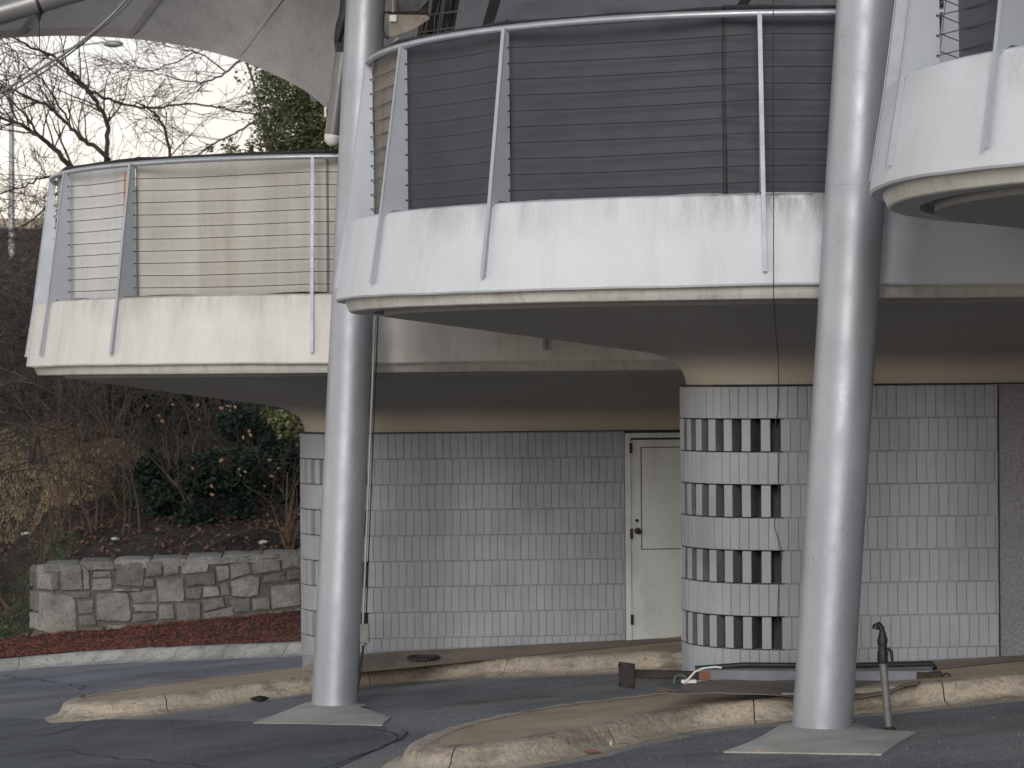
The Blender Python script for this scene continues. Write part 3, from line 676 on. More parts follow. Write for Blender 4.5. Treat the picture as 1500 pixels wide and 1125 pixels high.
def pavilion(k, label, front_len, fas, screens, seed, xend=9.0, wall_end=9.0):
    off = T * k
    root = empty('balcony_pavilion', off, label, 'building', 'matching curved balcony pavilions of one building')
    rr = random.Random(seed)
    def Pn(rx, ry, z, wob_=0.0, ph=0.0):
        out_ = []
        for (x, y, a, b) in ring(rx, ry, xend=xend):
            dz = wob_ * (noise.noise(Vector((x * .7 + ph, y * .7, seed))) + .4 * noise.noise(Vector((x * 2.5, y * 2.5 + ph, seed))))
            out_.append(Vector((x, y, z + dz)))
        return out_
    # parapet: outer face leaning outwards, rounded top, drip edge at the bottom
    loft('parapet', [Pn(3.10, 2.98, .66), Pn(3.10, 2.98, 1.20), Pn(3.125, 3.0, 1.222), Pn(3.20, 3.08, 1.225), Pn(3.235, 3.115, 1.21), Pn(3.25, 3.13, 1.18),
                     Pn(3.295, 3.165, .9, .004), Pn(3.342, 3.205, .612, .012), Pn(3.33, 3.195, .598, .012), Pn(3.26, 3.125, .604), Pn(3.255, 3.12, .64)], fas, root, 30, closed=True)
    loft('drip_lip', [Pn(3.27, 3.135, .645), Pn(3.262, 3.127, .585), Pn(3.235, 3.10, .522, .004), Pn(3.222, 3.09, .514, .004), Pn(3.05, 2.92, .515), Pn(3.045, 2.915, .66)], M['lip'], root, 30, closed=True)
    # soffit: shallow cone then a cove down to the wall head
    f, arc = wall_path(0, 0)
    rim = ring(2.96, 2.83, xend=xend)
    Wp = []
    n1, n2, n3 = 14, 40, 24
    for i, (x, y, a, b) in enumerate(rim):
        if i < n1: q = f(-1.24 * (1 - i / n1))
        elif i <= n1 + n2:
            t = (i - n1) / n2; q = f(arc * t * (math.pi / 2) / (math.pi / 2 + TH))
        else:
            t = (i - n1 - n2) / n3; s = arc + (wall_end - WCX) * t; q = f(s)
        Wp.append(q)
    def S_(d, z):
        L = []
        for (x, y, a, b), (wx, wy, wa, wb) in zip(rim, Wp):
            v = Vector((x - wx, y - wy)); ln = v.length; v = v / ln
            L.append(Vector((wx + v.x * d, wy + v.y * d, z)))
        return L
    L = [S_(-.05, ZT + .004), S_(-.047, -.05), S_(-.038, -.01), S_(-.02, .035), S_(.01, .075), S_(.06, .115), S_(.13, .15), S_(.22, .178), S_(.34, .20), S_(.5, .222)]
    for u in (.12, .3, .5, .75, 1.0):
        loop = []
        for (x, y, a, b), (wx, wy, wa, wb) in zip(rim, Wp):
            v = Vector((x - wx, y - wy)); ln = v.length; v = v / ln; d = .5 + (ln - .5) * u
            loop.append(Vector((wx + v.x * d, wy + v.y * d, .222 + .263 * u)))
        L.append(loop)
    L.append(Pn(2.963, 2.833, .56)); L.append(Pn(3.06, 2.93, .562))
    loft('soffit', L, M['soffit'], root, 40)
    loft('deck_slab', [Pn(3.09, 2.97, .93), Pn(.9, .9, .94)], M['pad'], root, 40)
    # wall head trim shadow gap
    brick_wall(root, off, front_len, -15, .10 if k >= 0 else .09, .03)
    # railing posts
    zr = 2.462
    posts = [('arc', -52), ('arc', -34), ('arc', -14), ('arc', 7), ('arc', 27), ('arc', 50), ('x', 1.70), ('x', 3.77), ('x', 5.82), ('x', 7.87)]
    if k == -1: posts = posts[:8]
    anchors = []
    for kind, val in posts:
        if kind == 'arc':
            a = math.radians(val); nrm = Vector((-math.cos(a), -math.sin(a), 0)); c = lambda r, a=a: (CX - r * math.cos(a), CY - (r - .12 * abs(math.sin(a))) * math.sin(a))
        else: nrm = Vector((0, -1, 0)); c = lambda r, v=val: (v, CY - (r - .12))
        tan = Vector((-nrm.y, nrm.x, 0)); th = .006
        def q(r, z): x, y = c(r); return Vector((x, y, z))
        inr = 3.045
        prof = [q(inr, zr), q(inr + .05, zr), q(3.268, 1.19), q(3.35, .70), q(3.318, .70), q(3.247, 1.19), q(3.17, 1.24), q(inr, 1.235)]
        mb = MB().prism([p - tan * th for p in prof], tan * 2 * th)
        # flat face plate along the outer edge
        fl = [q(inr + .052, zr), q(3.27, 1.19), q(3.352, .70), q(3.358, .695), q(3.276, 1.19), q(inr + .058, zr)]
        mb.prism([p - tan * .015 for p in fl], tan * .03)
        po = mb.build('railing_post', M['blade'], root)
        hm = MB()
        for i in range(10): hm.tube([q(inr + .015, 1.315 + .1122 * i) - tan * .014, q(inr + .015, 1.315 + .1122 * i) + tan * .014], .007, 6)
        hm.build('cable_ferrules', M['cable'], po)
        anchors.append(q(inr + .015, 0))
    ends = anchors + [Vector((xend, CY - 2.94, 0))]
    for i in range(10):
        z = 1.315 + .1122 * i
        pts = []
        for a, b in zip(ends, ends[1:]):
            for t in (0, .33, .66): p = a.lerp(b, t); pts.append(Vector((p.x, p.y, z - .012 * (1 - (2 * t - 1) ** 2) * rr.uniform(.3, 1))))
        MB().tube(pts, .0036, 5, cap=False).build('railing_cable', M['cable'], root)
    hr = MB().tube([Vector(p[:2] + (zr,)) for p in ring(3.075, 2.955, xend=xend, n1=14, n2=48, n3=14)], .026, 12).build('handrail', M['rail'], root, smooth=60)
    # fabric screens: flat facets inside the cables
    def sv(a, r=2.93): a = math.radians(a); return (CX - r * math.cos(a), CY - (r - .12 * math.sin(a)) * math.sin(a))
    V = [sv(-52), sv(-20, 3.0), sv(5, 3.03), sv(22, 3.0)] if k != 1 else [sv(12, 3.03), sv(26, 2.95)]
    V += [sv(48)] + [(1.47 if k >= 0 else 1.82, CY - 2.79), (3.6, CY - 2.79), (5.7, CY - 2.79), (7.8, CY - 2.79)]
    for i, (a, b) in enumerate(zip(V, V[1:])):
        a, b = Vector((*a, 0)), Vector((*b, 0)); d = (b - a).normalized(); nn = Vector((d.y, -d.x, 0)); nx_ = 14; nz_ = 12
        a2 = a + d * .012; b2 = b - d * .012
        mb = MB(); ph = rr.uniform(0, 50)
        for j in range(nz_ + 1):
            for i2 in range(nx_ + 1):
                u, v = i2 / nx_, j / nz_; p = a2.lerp(b2, u)
                bow = .022 * math.sin(math.pi * u) * math.sin(math.pi * v) + .007 * noise.noise(Vector((p.x * 1.5 + ph, p.y * 1.5, v * 2)))
                bow += .0015 * abs(math.sin(v * 10.2 * math.pi)) * math.sin(math.pi * u) * -1
                edge_ = .02 if (j == 0) else 0
                mb.v.append(tuple(p + nn * bow + Vector((0, 0, 1.243 + edge_ * math.sin(u * 9) * .6 + v * (1.222)))))
        for j in range(nz_):
            for i2 in range(nx_):
                a_ = j * (nx_ + 1) + i2; mb.f.append((a_, a_ + 1, a_ + nx_ + 2, a_ + nx_ + 1))
        so = mb.build('screen_panel', screens[i % len(screens)], root, smooth=180)
        hb = MB(); hp = []
        for i2 in range(9):
            u = i2 / 8; p = a.lerp(b, u); hp.append(p + Vector((0, 0, 2.52 + .006 * rr.uniform(-1, 1))))
        hb.tube(hp, .020, 7); hb.prism([a - nn * .02 + Vector((0, 0, 2.44)), b - nn * .02 + Vector((0, 0, 2.44)), b - nn * .02 + Vector((0, 0, 2.52)), a - nn * .02 + Vector((0, 0, 2.52))], nn * -.02)
        hb.build('top_hem', M['hem'], root)
        MB().tube([b + nn * -.02 + Vector((0, 0, 1.23)), b + nn * -.02 + Vector((0, 0, 2.5))], .02, 8).build('screen_pole', M['hem'] if k >= 0 else M['steel_dark'], root)
    return root

p1 = pavilion(-1, 'rear white curved balcony with beige canvas screens above grey brickwork', 2.44, M['fascia_old'],
              [M['screen_tan'], M['screen_tan'], M['screen_tan'], M['screen_white'], M['screen_tan'], M['screen_tan'], M['screen_tan'], M['screen_tan']], 3, xend=5.6, wall_end=5.5)
p2 = pavilion(0, 'middle white curved balcony with charcoal mesh screens above pierced grey brickwork', 1.58, M['fascia'],
              [M['screen_dark'], M['screen_dark'], M['screen_brown'], M['screen_dark'], M['screen_dark'], M['screen_dark'], M['screen_dark'], M['screen_dark']], 6)
p3 = pavilion(1, 'nearest white curved balcony, cut off at the upper right, open cables above its rounded tip', .9, M['fascia'],
              [M['screen_dark']] * 7, 9)

# unseen pavilions added beyond the right edge to block sky light: plain shells
for kq in (2, 3):
  p4 = empty('balcony_pavilion', T * kq, ('next' if kq == 2 else 'last') + ' unseen curved balcony shell beyond the right edge, added to block sky light', 'building', 'matching curved balcony pavilions of one building')
  def P4(r, z): return [Vector((x, y, z)) for (x, y, a, b) in ring(r, r - .12)]
  loft('parapet', [P4(3.10, .66), P4(3.10, 1.2), P4(3.24, 1.2), P4(3.34, .6)], M['fascia'], p4, 30, closed=True)
  loft('soffit', [P4(3.2, .62), P4(.9, -.05)], M['soffit'], p4)
  loft('deck_slab', [P4(3.09, .93), P4(.9, .94)], M['pad'], p4)
  loft('brick_wall', [[Vector((*wall_path(0, 0)[0](s)[:2], z)) for s in [-1.2 + .15 * i for i in range(50)]] for z in (-.02, -2.7)], M['brick'], p4)

# stucco bay to the right of each brick drum, door bay on the rear one (children of the pavilions, local coordinates)
f_, arc_ = wall_path(0, 0)
def bay(root, s0, s1, d, z0, z1, mat, name, thick=.05):
    a, b = f_(s0), f_(s1); A = Vector((a[0] - a[2] * d, a[1] - a[3] * d, 0)); B = Vector((b[0] - b[2] * d, b[1] - b[3] * d, 0))
    n_ = Vector((a[2], a[3], 0))
    mb = MB(); p = [A + Vector((0, 0, z0)), B + Vector((0, 0, z0)), B + Vector((0, 0, z1)), A + Vector((0, 0, z1))]
    mb.prism(p, -n_ * thick); return mb.build(name, mat, root)
bay(p2, arc_ + 1.60, arc_ + 7.0, .03, -2.6, ZT - .004, M['stucco'], 'stucco_wall', .2)
bay(p3, arc_ + .92, arc_ + 5, .03, -2.6, ZT - .004, M['stucco'], 'stucco_wall', .2)
s0 = arc_ + 2.445
zb = -2.225 - .03
dz0 = -2.235; 
bay(p1, s0 + 1.12, s0 + 3.0, .03, -2.7, ZT - .004, M['stucco'], 'stucco_wall', .2)
bay(p1, s0, s0 + 1.12, .20, -2.7, ZT - .004, M['void'], 'door_reveal', .05)
dr = empty('door', (0, 0, 0)); dr.parent = p1
fr = MB()
def slab(s_a, s_b, d, z0, z1, th):
    a, b = f_(s_a), f_(s_b); n_ = Vector((a[2], a[3], 0)); A = Vector((a[0], a[1], 0)) - n_ * d; B = Vector((b[0], b[1], 0)) - n_ * d
    return [A + Vector((0, 0, z0)), B + Vector((0, 0, z0)), B + Vector((0, 0, z1)), A + Vector((0, 0, z1))], -n_ * th
fr.prism(*slab(s0 + .0, s0 + .056, -.012, -2.26, ZT - .02, .12)); fr.prism(*slab(s0 + 1.05, s0 + 1.1, .0, -2.26, ZT - .02, .12)); fr.prism(*slab(s0 + .052, s0 + 1.048, .0, ZT - .065, ZT - .02, .12))
fr.build('door_frame', M['door'], dr)
MB().prism(*slab(s0 + .060, s0 + 1.046, .012, -2.20, ZT - .085, .04)).build('door_leaf', M['door'], dr)
pa = MB(); pa.prism(*slab(s0 + .17, s0 + .94, .002, -1.25, -.25, .012)); pa.build('raised_panel', M['door'], dr)
gl = MB()
for sl in (slab(s0 + .16, s0 + .168, .008, -1.26, -.24, .006), slab(s0 + .16, s0 + .95, .008, -.249, -.241, .006), slab(s0 + .16, s0 + .95, .008, -1.259, -1.251, .006)): gl.prism(*sl)
for sl in (slab(s0 + .058, s0 + .0605, -.001, -2.2, ZT - .08, .01), slab(s0 + .06, s0 + 1.04, -.001, ZT - .082, ZT - .078, .01)): gl.prism(*sl)
for zz in (-.25, -1.1, -1.95): gl.prism(*slab(s0 + .045, s0 + .075, -.016, zz - .05, zz + .05, .01))
gl.build('rusty_seam', M['rust'], dr)
a = f_(s0 + .12); n_ = Vector((a[2], a[3], 0)); c = Vector((a[0], a[1], -1.07)) - n_ * .02
kb = MB(); kb.tube([c, c + n_ * .045, c + n_ * .05, c + n_ * .075, c + n_ * .085], [.012, .012, .03, .032, .012], 12); kb.tube([c - n_ * .01, c + n_ * .008], .036, 14)
MB().tube([c + Vector((.0, 0, .10)), c + n_ * .014 + Vector((.0, 0, .10))], .018, 10).build('deadbolt', M['rust'], dr)
kb.build('door_handle', M['rust'], dr, smooth=40)
MB().prism(*slab(s0 + .0, s0 + 1.12, -.02, -2.34, -2.215, .2)).build('door_sill', M['pad'], dr)
def apron(root, off, sa, sb, outw, dbase):
    lo, hi = [], []
    n_ = 40
    for i in range(n_ + 1):
        s = sa + (sb - sa) * i / n_; x, y, a, b = f_(s)
        z = -2.222 - .10 * max(0, arc_ - s) + .03 * max(0, s - arc_) - off.z * 0 - .006
        ow = outw * sm((s - .35) / 1.0) + .02 if outw > .5 else outw
        X, Y = x + a * ow, y + b * ow; g_ = gz(X + off.x, Y + off.y) + ISL + .002 - off.z
        hi.append(Vector((x - a * .05, y - b * .05, z))); lo.append(Vector((X, Y, g_ if outw > .4 else min(z - .02, g_))))
    mid = [h.lerp(l, .55) + Vector((0, 0, .0)) for h, l in zip(hi, lo)]
    o = loft('wall_apron', [lo, mid, hi], M['apron'], root, 60)
apron(p1, T * -1, .3, arc_ + 4.2, .62, 0); apron(p2, T * 0, .95, arc_ + 7, .42, 0)
# thin black joint where cove meets the brickwork
for pv in (p1, p2, p3):
    S = [-1.2 + .1 * i for i in range(13)] + [.1 * i for i in range(1, 48)]
    loft('wall_head_joint', [[Vector((f_(s)[0] + f_(s)[2] * d, f_(s)[1] + f_(s)[3] * d, ZT + .006 + z)) for s in S] for d, z in ((.004, -.004), (.006, .006), (-.05, .007))], M['black'], pv)
    # control joint line in the cove
# ------------------------------------------------------------------ leaning steel columns
def column(base, topx, ztop, r0, r1, label, pad):
    root = empty('support_column', base, label, 'column', 'leaning silver steel columns')
    d = Vector((topx - base.x, 0, ztop - base.z)); L = []
    rad = []
    for i in range(25):
        t = i / 24; L.append(d * t); rad.append(r0 * (1 - t) + r1 * t + .0015 * noise.noise(Vector((t * 9, r0 * 30, 0))))
    MB().tube([Vector((0, 0, -.05))] + L, [r0] + rad, 48).build('column_tube', M['column'], root, smooth=60)
    for t, in ((.2,), (.67,)):
        c = d * t; MB().tube([c - d.normalized() * .004, c + d.normalized() * .004], (r0 * (1 - t) + r1 * t) + .0022, 48).build('weld_seam', M['column'], root, smooth=60)
    vs = [Vector((p.x, p.y, gz(p.x, p.y))) - base for p in pad]
    n = len(vs); c = Vector((0, 0, .035)); mb = MB()
    hi = [v + Vector((0, 0, .007)) for v in vs]; inn = [c + Vector((math.cos(a) * (r0 + .09), math.sin(a) * (r0 + .09), 0)) for a in [math.atan2(v.y, v.x) for v in vs]]
    inn2 = [c + Vector((math.cos(a) * (r0 * .9), math.sin(a) * (r0 * .9), .012)) for a in [math.atan2(v.y, v.x) for v in vs]]
    mb.add([v - Vector((0, 0, .08)) for v in vs] + hi + inn + inn2, [(i, (i + 1) % n, n + (i + 1) % n, n + i) for i in range(n)] + [(n + i, n + (i + 1) % n, 2 * n + (i + 1) % n, 2 * n + i) for i in range(n)] + [(2 * n + i, 2 * n + (i + 1) % n, 3 * n + (i + 1) % n, 3 * n + i) for i in range(n)] + [tuple(3 * n + i for i in range(n))])
    mb.build('concrete_footing', M['pad'], root, smooth=20)
    return root, d
def circ_pad(pxs):
    P = [gnd(*p) for p in pxs]; out_ = []
    for a, b in zip(P, P[1:] + P[:1]):
        for k in range(8):
            p = a.lerp(b, k / 8); q = noise.noise_vector(p * 3.1) * .02; out_.append(p + Vector((q.x, q.y, 0)))
    return out_
c1b = gnd(490, 1041); c1b.z += .02
col1, d1 = column(c1b, at(541, -120, c1b.y).x, at(541, -120, c1b.y).z, .202, .168, 'leaning silver column in front of the beige canvas balcony, conduit up its side', circ_pad([(372, 1060), (430, 1038), (540, 1040), (572, 1052), (560, 1063)]))
c2b = gnd(1204, 1079); c2b.z += .03
col2, d2 = column(c2b, at(1277, -120, c2b.y).x, at(1277, -120, c2b.y).z, .197, .197, 'broader leaning silver column in front of the charcoal screens and pierced brickwork', circ_pad([(1062, 1102), (1120, 1082), (1230, 1068), (1342, 1073), (1290, 1106)]))
# conduit on the first column
cd = empty('conduit', c1b, 'thin grey conduit and small junction box running up the side of the rear column', 'conduit')
def colpt(t, ex, ey=-.02): p = d1 * t; r = .202 * (1 - t) + .168 * t; return Vector((p.x + r + ex, ey, p.z))
MB().tube([colpt(t, .018 if t < .5 else .02) for t in (.10, .2, .3, .4, .47, .5)], .011, 8).build('pipe', M['galv'], cd, smooth=60)
MB().tube([colpt(t, .045) for t in (.08, .15, .3, .5)], .006, 6).build('wire', M['black'], cd)
MB().box(colpt(.095, .035), (.085, .06, .17), ch=.006).build('junction_box', M['pipe_dark'], cd)
MB().tube([colpt(.08, .03), colpt(.05, .012), colpt(.02, -.01), colpt(.0, -.03)], .012, 8).build('pipe', M['black'], cd, smooth=60)
# ------------------------------------------------------------------ canopy and its steelwork
def edge_pt(t):
    pts = [(-520, 150), (-200, 62), (0, 49), (100, 45), (200, 50), (280, 62), (350, 80), (410, 105), (450, 127), (480, 152)]
    f2 = t * (len(pts) - 1); i = min(int(f2), len(pts) - 2); u = f2 - i
    p0, p1_, p2_, p3_ = [pts[max(0, min(len(pts) - 1, i + q))] for q in (-1, 0, 1, 2)]
    g = lambda a, b, c, d_: .5 * (2 * b + (c - a) * u + (2 * a - 5 * b + 4 * c - d_) * u * u + (3 * b - a - 3 * c + d_) * u ** 3)
    x, y = g(p0[0], p1_[0], p2_[0], p3_[0]), g(p0[1], p1_[1], p2_[1], p3_[1])
    return at(x, y, 29.0 - 4.5 * t)
cn_ = empty('fabric_canopy', at(480, 152, 24.5), 'grey stretched fabric canopy with sewn seams overhead at the upper left', 'canopy')
NU, NV = 60, 14
def canopy_pt(u, v):
    e0 = edge_pt(u); s_ = e0.y; y = s_ - (6.0 - 4.6 * u) * v
    up = 240 * v + 30 * math.sin(v * 2.0)
    ix = 750 + e0.x / s_ * 3800 + .75 * up; iz = e0.z / s_ * 3800 + up
    return Vector((ix - 750, 3800, iz)) * (y / 3800)
mb = MB()
for j in range(NV + 1):
    for i in range(NU + 1):
        p = canopy_pt(i / NU, j / NV); q = noise.noise(Vector((p.x * .8, p.y * .8, 1))) * .03; mb.v.append((p.x, p.y, p.z + q * min(1, j)))
for j in range(NV):
    for i in range(NU):
        a = j * (NU + 1) + i; mb.f.append((a, a + 1, a + NU + 2, a + NU + 1))
o = mb.build('membrane', M['membrane'], smooth=180); setparent_keep(o, cn_)
mb = MB()
for i in range(NU + 1):
    p = canopy_pt(i / NU, 0); q = canopy_pt(i / NU, .02)
    mb.v += [tuple(p + Vector((0, 0, .01))), tuple(p + Vector((0, 0, -.055))), tuple(q + Vector((0, 0, -.012)))]
for i in range(NU): a = 3 * i; mb.f += [(a, a + 3, a + 4, a + 1), (a + 1, a + 4, a + 5, a + 2)]
o = mb.build('edge_cuff', M['seam'], smooth=60); setparent_keep(o, cn_)
for u in (.08, .24, .425, .655):
    mb = MB()
    for j in range(NV + 1):
        p = canopy_pt(u, j / NV); q = canopy_pt(u + .011, j / NV); mb.v += [tuple(p + Vector((0, 0, -.045))), tuple(q + Vector((0, 0, -.045)))]
    for j in range(NV): mb.f.append((2 * j, 2 * j + 1, 2 * j + 3, 2 * j + 2))
    o = mb.build('seam_strip', M['seam'], smooth=180); setparent_keep(o, cn_)
# second sheet, seen over the charcoal screens; unseen front lengthened to block top light
c2_ = empty('fabric_canopy', at(900, 20, 27), 'grey fabric canopy sheet showing just above the charcoal screens, its unseen front extended for shade', 'canopy')
def can2(u, v):
    x = -2.3 + 14.5 * u; y = 30.0 - 15.0 * v
    return Vector((x, y, 3.2 + (2.5 - .25 * math.cos(u * 3)) * v + .25 * math.sin(u * math.pi) * (1 - v) + .02 * noise.noise(Vector((x, y, 0)))))
mb = MB()
for j in range(13):
    for i in range(41): mb.v.append(tuple(can2(i / 40, j / 12)))
for j in range(12):
    for i in range(40): a = j * 41 + i; mb.f.append((a, a + 1, a + 42, a + 41))
o = mb.build('membrane', M['membrane'], smooth=180); setparent_keep(o, c2_)
for u in (.12, .30, .44, .60, .76, .9):
    mb = MB()
    for j in range(13):
        v = j / 12; p = can2(u + .10 * v, v); q = can2(u + .10 * v + .008, v); mb.v += [tuple(p - Vector((0, 0, .035))), tuple(q - Vector((0, 0, .035)))]
    for j in range(12): mb.f.append((2 * j, 2 * j + 1, 2 * j + 3, 2 * j + 2))
    o = mb.build('seam_strip', M['seam'], smooth=180); setparent_keep(o, c2_)
# thick boom, top left
pb = empty('canopy_boom', at(0, 31, 19), 'thick grey steel tube crossing the upper left corner', 'steel tube')
A, B = at(-220, 82, 19), at(330, -78, 19)
o = MB().tube([A, A.lerp(B, .5), B], .092, 24).build('tube', M['strut'], smooth=60); setparent_keep(o, pb)
K = A.lerp(B, (57 + 220) / 550); dv = (B - A).normalized()
o = MB().tube([K - dv * .012, K + dv * .012], .096, 24).build('clamp_band', M['black'], smooth=60); setparent_keep(o, pb)
o = MB().tube([K - Vector((0, .0, .085)), K - Vector((0, 0, .11)), K - Vector((0, 0, .16))], [.03, .018, .004], 8).build('clamp_band', M['black']); setparent_keep(o, pb)
o = MB().tube([K - Vector((0, 0, .1)), K - Vector((-.003, 0, .28)), K - Vector((-.005, 0, .44))], .004, 5).build('hanging_cord', M['black']); setparent_keep(o, pb)
# stay cable
cpts = [at(*p) for p in ((300, -130, 19.4), (240, -65, 19.7), (190, -6, 20), (166, 20, 20), (142, 42, 20), (118, 62, 20), (90, 82, 20), (62, 99, 20), (30, 118, 20), (0, 136, 20), (-60, 165, 20), (-180, 215, 20.2))]
cb = tag(MB().tube(cpts, .0105, 8).build('stay_cable', M['strut'], smooth=60), 'grey steel stay cable hanging in a curve below the thick tube', 'cable', 'twin stay cables')
cb = tag(MB().tube([p + Vector((.002, .03, -.026 - .012 * math.sin(i))) for i, p in enumerate(cpts)], .007, 6).build('stay_cable', M['steel_dark'], smooth=60), 'thinner dark cable hanging just under the grey stay cable', 'cable', 'twin stay cables')
# strut beside column 1
sb = empty('canopy_strut', at(484, 214, 23.1), 'dark tapered strut with white rounded foot, hanging beside the rear column', 'strut')
A, B = at(487, 200, 23.1), at(521, -60, 23.1); dv = (B - A).normalized()
o = MB().tube([A, A + dv * .05, A + (B - A) * .5, B], [.066, .072, .072, .07], 24).build('tube', M['steel_dark'], smooth=60); setparent_keep(o, sb)
o = MB().tube([A - dv * .085, A - dv * .075, A - dv * .045, A, A + dv * .012], [.01, .04, .066, .074, .074], 20).build('end_cap', M['white'], smooth=50); setparent_keep(o, sb)
K = A + (B - A) * .57
o = MB().tube([K - dv * .17, K - dv * .05, K + dv * .08, K + dv * .26], [.07, .10, .10, .07], 20).build('rubber_boot', M['black'], smooth=60); setparent_keep(o, sb)
o = MB().box(A + dv * .12 + Vector((-.08, .02, .1)), (.02, .03, .09)).build('shackle', M['white']); setparent_keep(o, sb)
# black curtain edge between strut and column
o = MB().tube([at(494, 60, 23.0), at(505, 20, 23.0), at(512, -40, 23.0)], [.03, .05, .06], 8).build('rope_bundle', M['black'], smooth=60); setparent_keep(o, sb)
# bracket and cable bundle beside the column head
bk = empty('bracket_assembly', at(570, 60, 21.4), 'rust stained plate bracket bolted beside the head of the rear column', 'bracket')
Yb = 21.4
def P3(x, y, dY=0): return at(x, y, Yb + dY)
o = MB().prism([P3(568, 20), P3(622, 20), P3(630, 27), P3(606, 43), P3(571, 55)], Vector((0, .02, 0))).build('gusset_plate', M['plate']); setparent_keep(o, bk)
o = MB().box(P3(576, 27, -.02), (.06, .03, .06), ch=.008).build('pad_block', M['white']); setparent_keep(o, bk)
o = MB().tube([P3(562, 17, -.03), P3(560, 24, -.03), P3(560, 44, -.03), P3(564, 53, -.03), P3(570, 56, -.03)], .013, 8).build('hoop_bar', M['black'], smooth=60); setparent_keep(o, bk)
o = MB().tube([P3(562, 18, -.02), P3(628, 19, -.02)], .010, 8).build('top_bar', M['black']); setparent_keep(o, bk)
o = MB().tube([P3(576, 18, -.03), P3(576, -40, -.03)], .012, 8).build('upright_bar', M['strut']); setparent_keep(o, bk)
o = MB().prism([P3(580, -40, .1), P3(626, -40, .1), P3(628, 0, .1), P3(614, 16, .1), P3(580, 17, .1)], Vector((0, .1, 0))).build('lamp_hood', M['black']); setparent_keep(o, bk)
o = MB().tube([P3(577, 64, -.1), P3(584, 56, -.1)], .018, 8).build('foot_bolt', M['plate']); setparent_keep(o, bk)
bu = empty('cable_bundle', at(655, 40, 22.5), 'dark bundle of cables and rods slanting down behind the charcoal screens', 'cable bundle')
rr = random.Random(4)
for i in range(22):
    x0 = rr.uniform(622, 672); q = []
    for t in (0, .25, .5, .75, 1): q.append(at(x0 + 12 - 34 * t + (x0 - 640) * .15 * t + 6 * noise.noise(Vector((i * 3.1, t * 3, 0))), -60 + 170 * t, 22.4 + .012 * i))
    o = MB().tube(q, rr.choice((.006, .008, .012, .02, .03)), 6).build('cable', rr.choice((M['black'], M['black'], M['steel_dark'], M['black'], M['strut'])), smooth=60); setparent_keep(o, bu)
for yy in (-8, 24, 48):
    o = MB().tube([at(616 - yy * .1, yy, 22.3), at(680 - yy * .25, yy - 8, 22.3)], .008, 6).build('tie', M['steel_dark']); setparent_keep(o, bu)
o = MB().prism([at(634, -60, 22.9), at(684, -60, 22.9), at(662, 60, 22.9), at(626, 60, 22.9)], Vector((0, .05, 0))).build('backing_strap', M['black']); setparent_keep(o, bu)
o = MB().prism([at(600, 58, 22.9), at(626, 30, 22.9), at(640, 70, 22.9), at(600, 80, 22.9)], Vector((0, .05, 0))).build('backing_strap', M['black']); setparent_keep(o, bu)

tag(MB().tube([at(183, 252, 24.25), at(182, 300, 24.25), at(180, 380, 24.25), at(178, 438, 24.25)], .009, 6).build('orange_rope', M['orange']), 'thin orange rope hanging between the bleached and beige canvas screens', 'rope')
# thin wire hanging over the middle balcony and down the brickwork
hw = [at(1133, -30, 17.0), at(1132, 120, 17.05), at(1133, 290, 17.1), at(1133, 425, 17.2)]
hw2 = [at(1133, 430, 17.3), at(1135, 470, 18.2), at(1140, 520, 19.3), at(1141, 566, 19.7), at(1140, 600, 19.72), at(1135, 622, 19.7), at(1141, 660, 19.71), at(1140, 720, 19.72), at(1134, 770, 19.7), at(1146, 810, 19.69), at(1141, 850, 19.71), at(1139, 900, 19.7), at(1142, 930, 19.7), at(1134, 945, 19.69)]
tag(MB().tube(hw + hw2, .0032, 5).build('loose_wire', M['black']), 'thin black wire hanging over the middle balcony and down its pierced brickwork', 'wire')

# ------------------------------------------------------------------ objects on the ground
sp = gnd(1303, 1071)
st = empty('standpipe', sp, 'short upright water pipe with dark brass tap standing behind the broad column', 'standpipe')
lean = Vector((-.045, 0, .50))
MB().tube([Vector((0, 0, -.05)), lean * .5, lean * .93], .026, 16).build('pipe', M['pipe_dark'], st, smooth=60)
k_ = lean * .93
vb = MB().tube([k_ + Vector((0, 0, z)) for z in (-.02, 0, .02, .05, .07, .10, .13, .15, .17, .19)], [.03, .036, .034, .036, .028, .030, .036, .030, .024, .02], 12)
vb.build('valve_body', M['black'], st, smooth=50)
MB().tube([k_ + Vector((0, 0, .18)), k_ + Vector((-.005, 0, .21)), k_ + Vector((-.025, 0, .235)), k_ + Vector((-.045, -.01, .225)), k_ + Vector((-.05, -.012, .205))], [.018, .02, .02, .02, .022], 12).build('spout', M['black'], st, smooth=60)
MB().tube([k_ + Vector((.03, -.01, .08)), k_ + Vector((.055, -.01, .06)), k_ + Vector((.062, -.01, .0)), k_ + Vector((.055, -.01, -.04))], [.010, .012, .010, .008], 8).build('tap_lever', M['black'], st, smooth=60)
MB().tube([Vector((0, 0, -.0)), Vector((0, 0, .03))], [.05, .03], 12).build('base_collar', M['rust'], st, smooth=60)
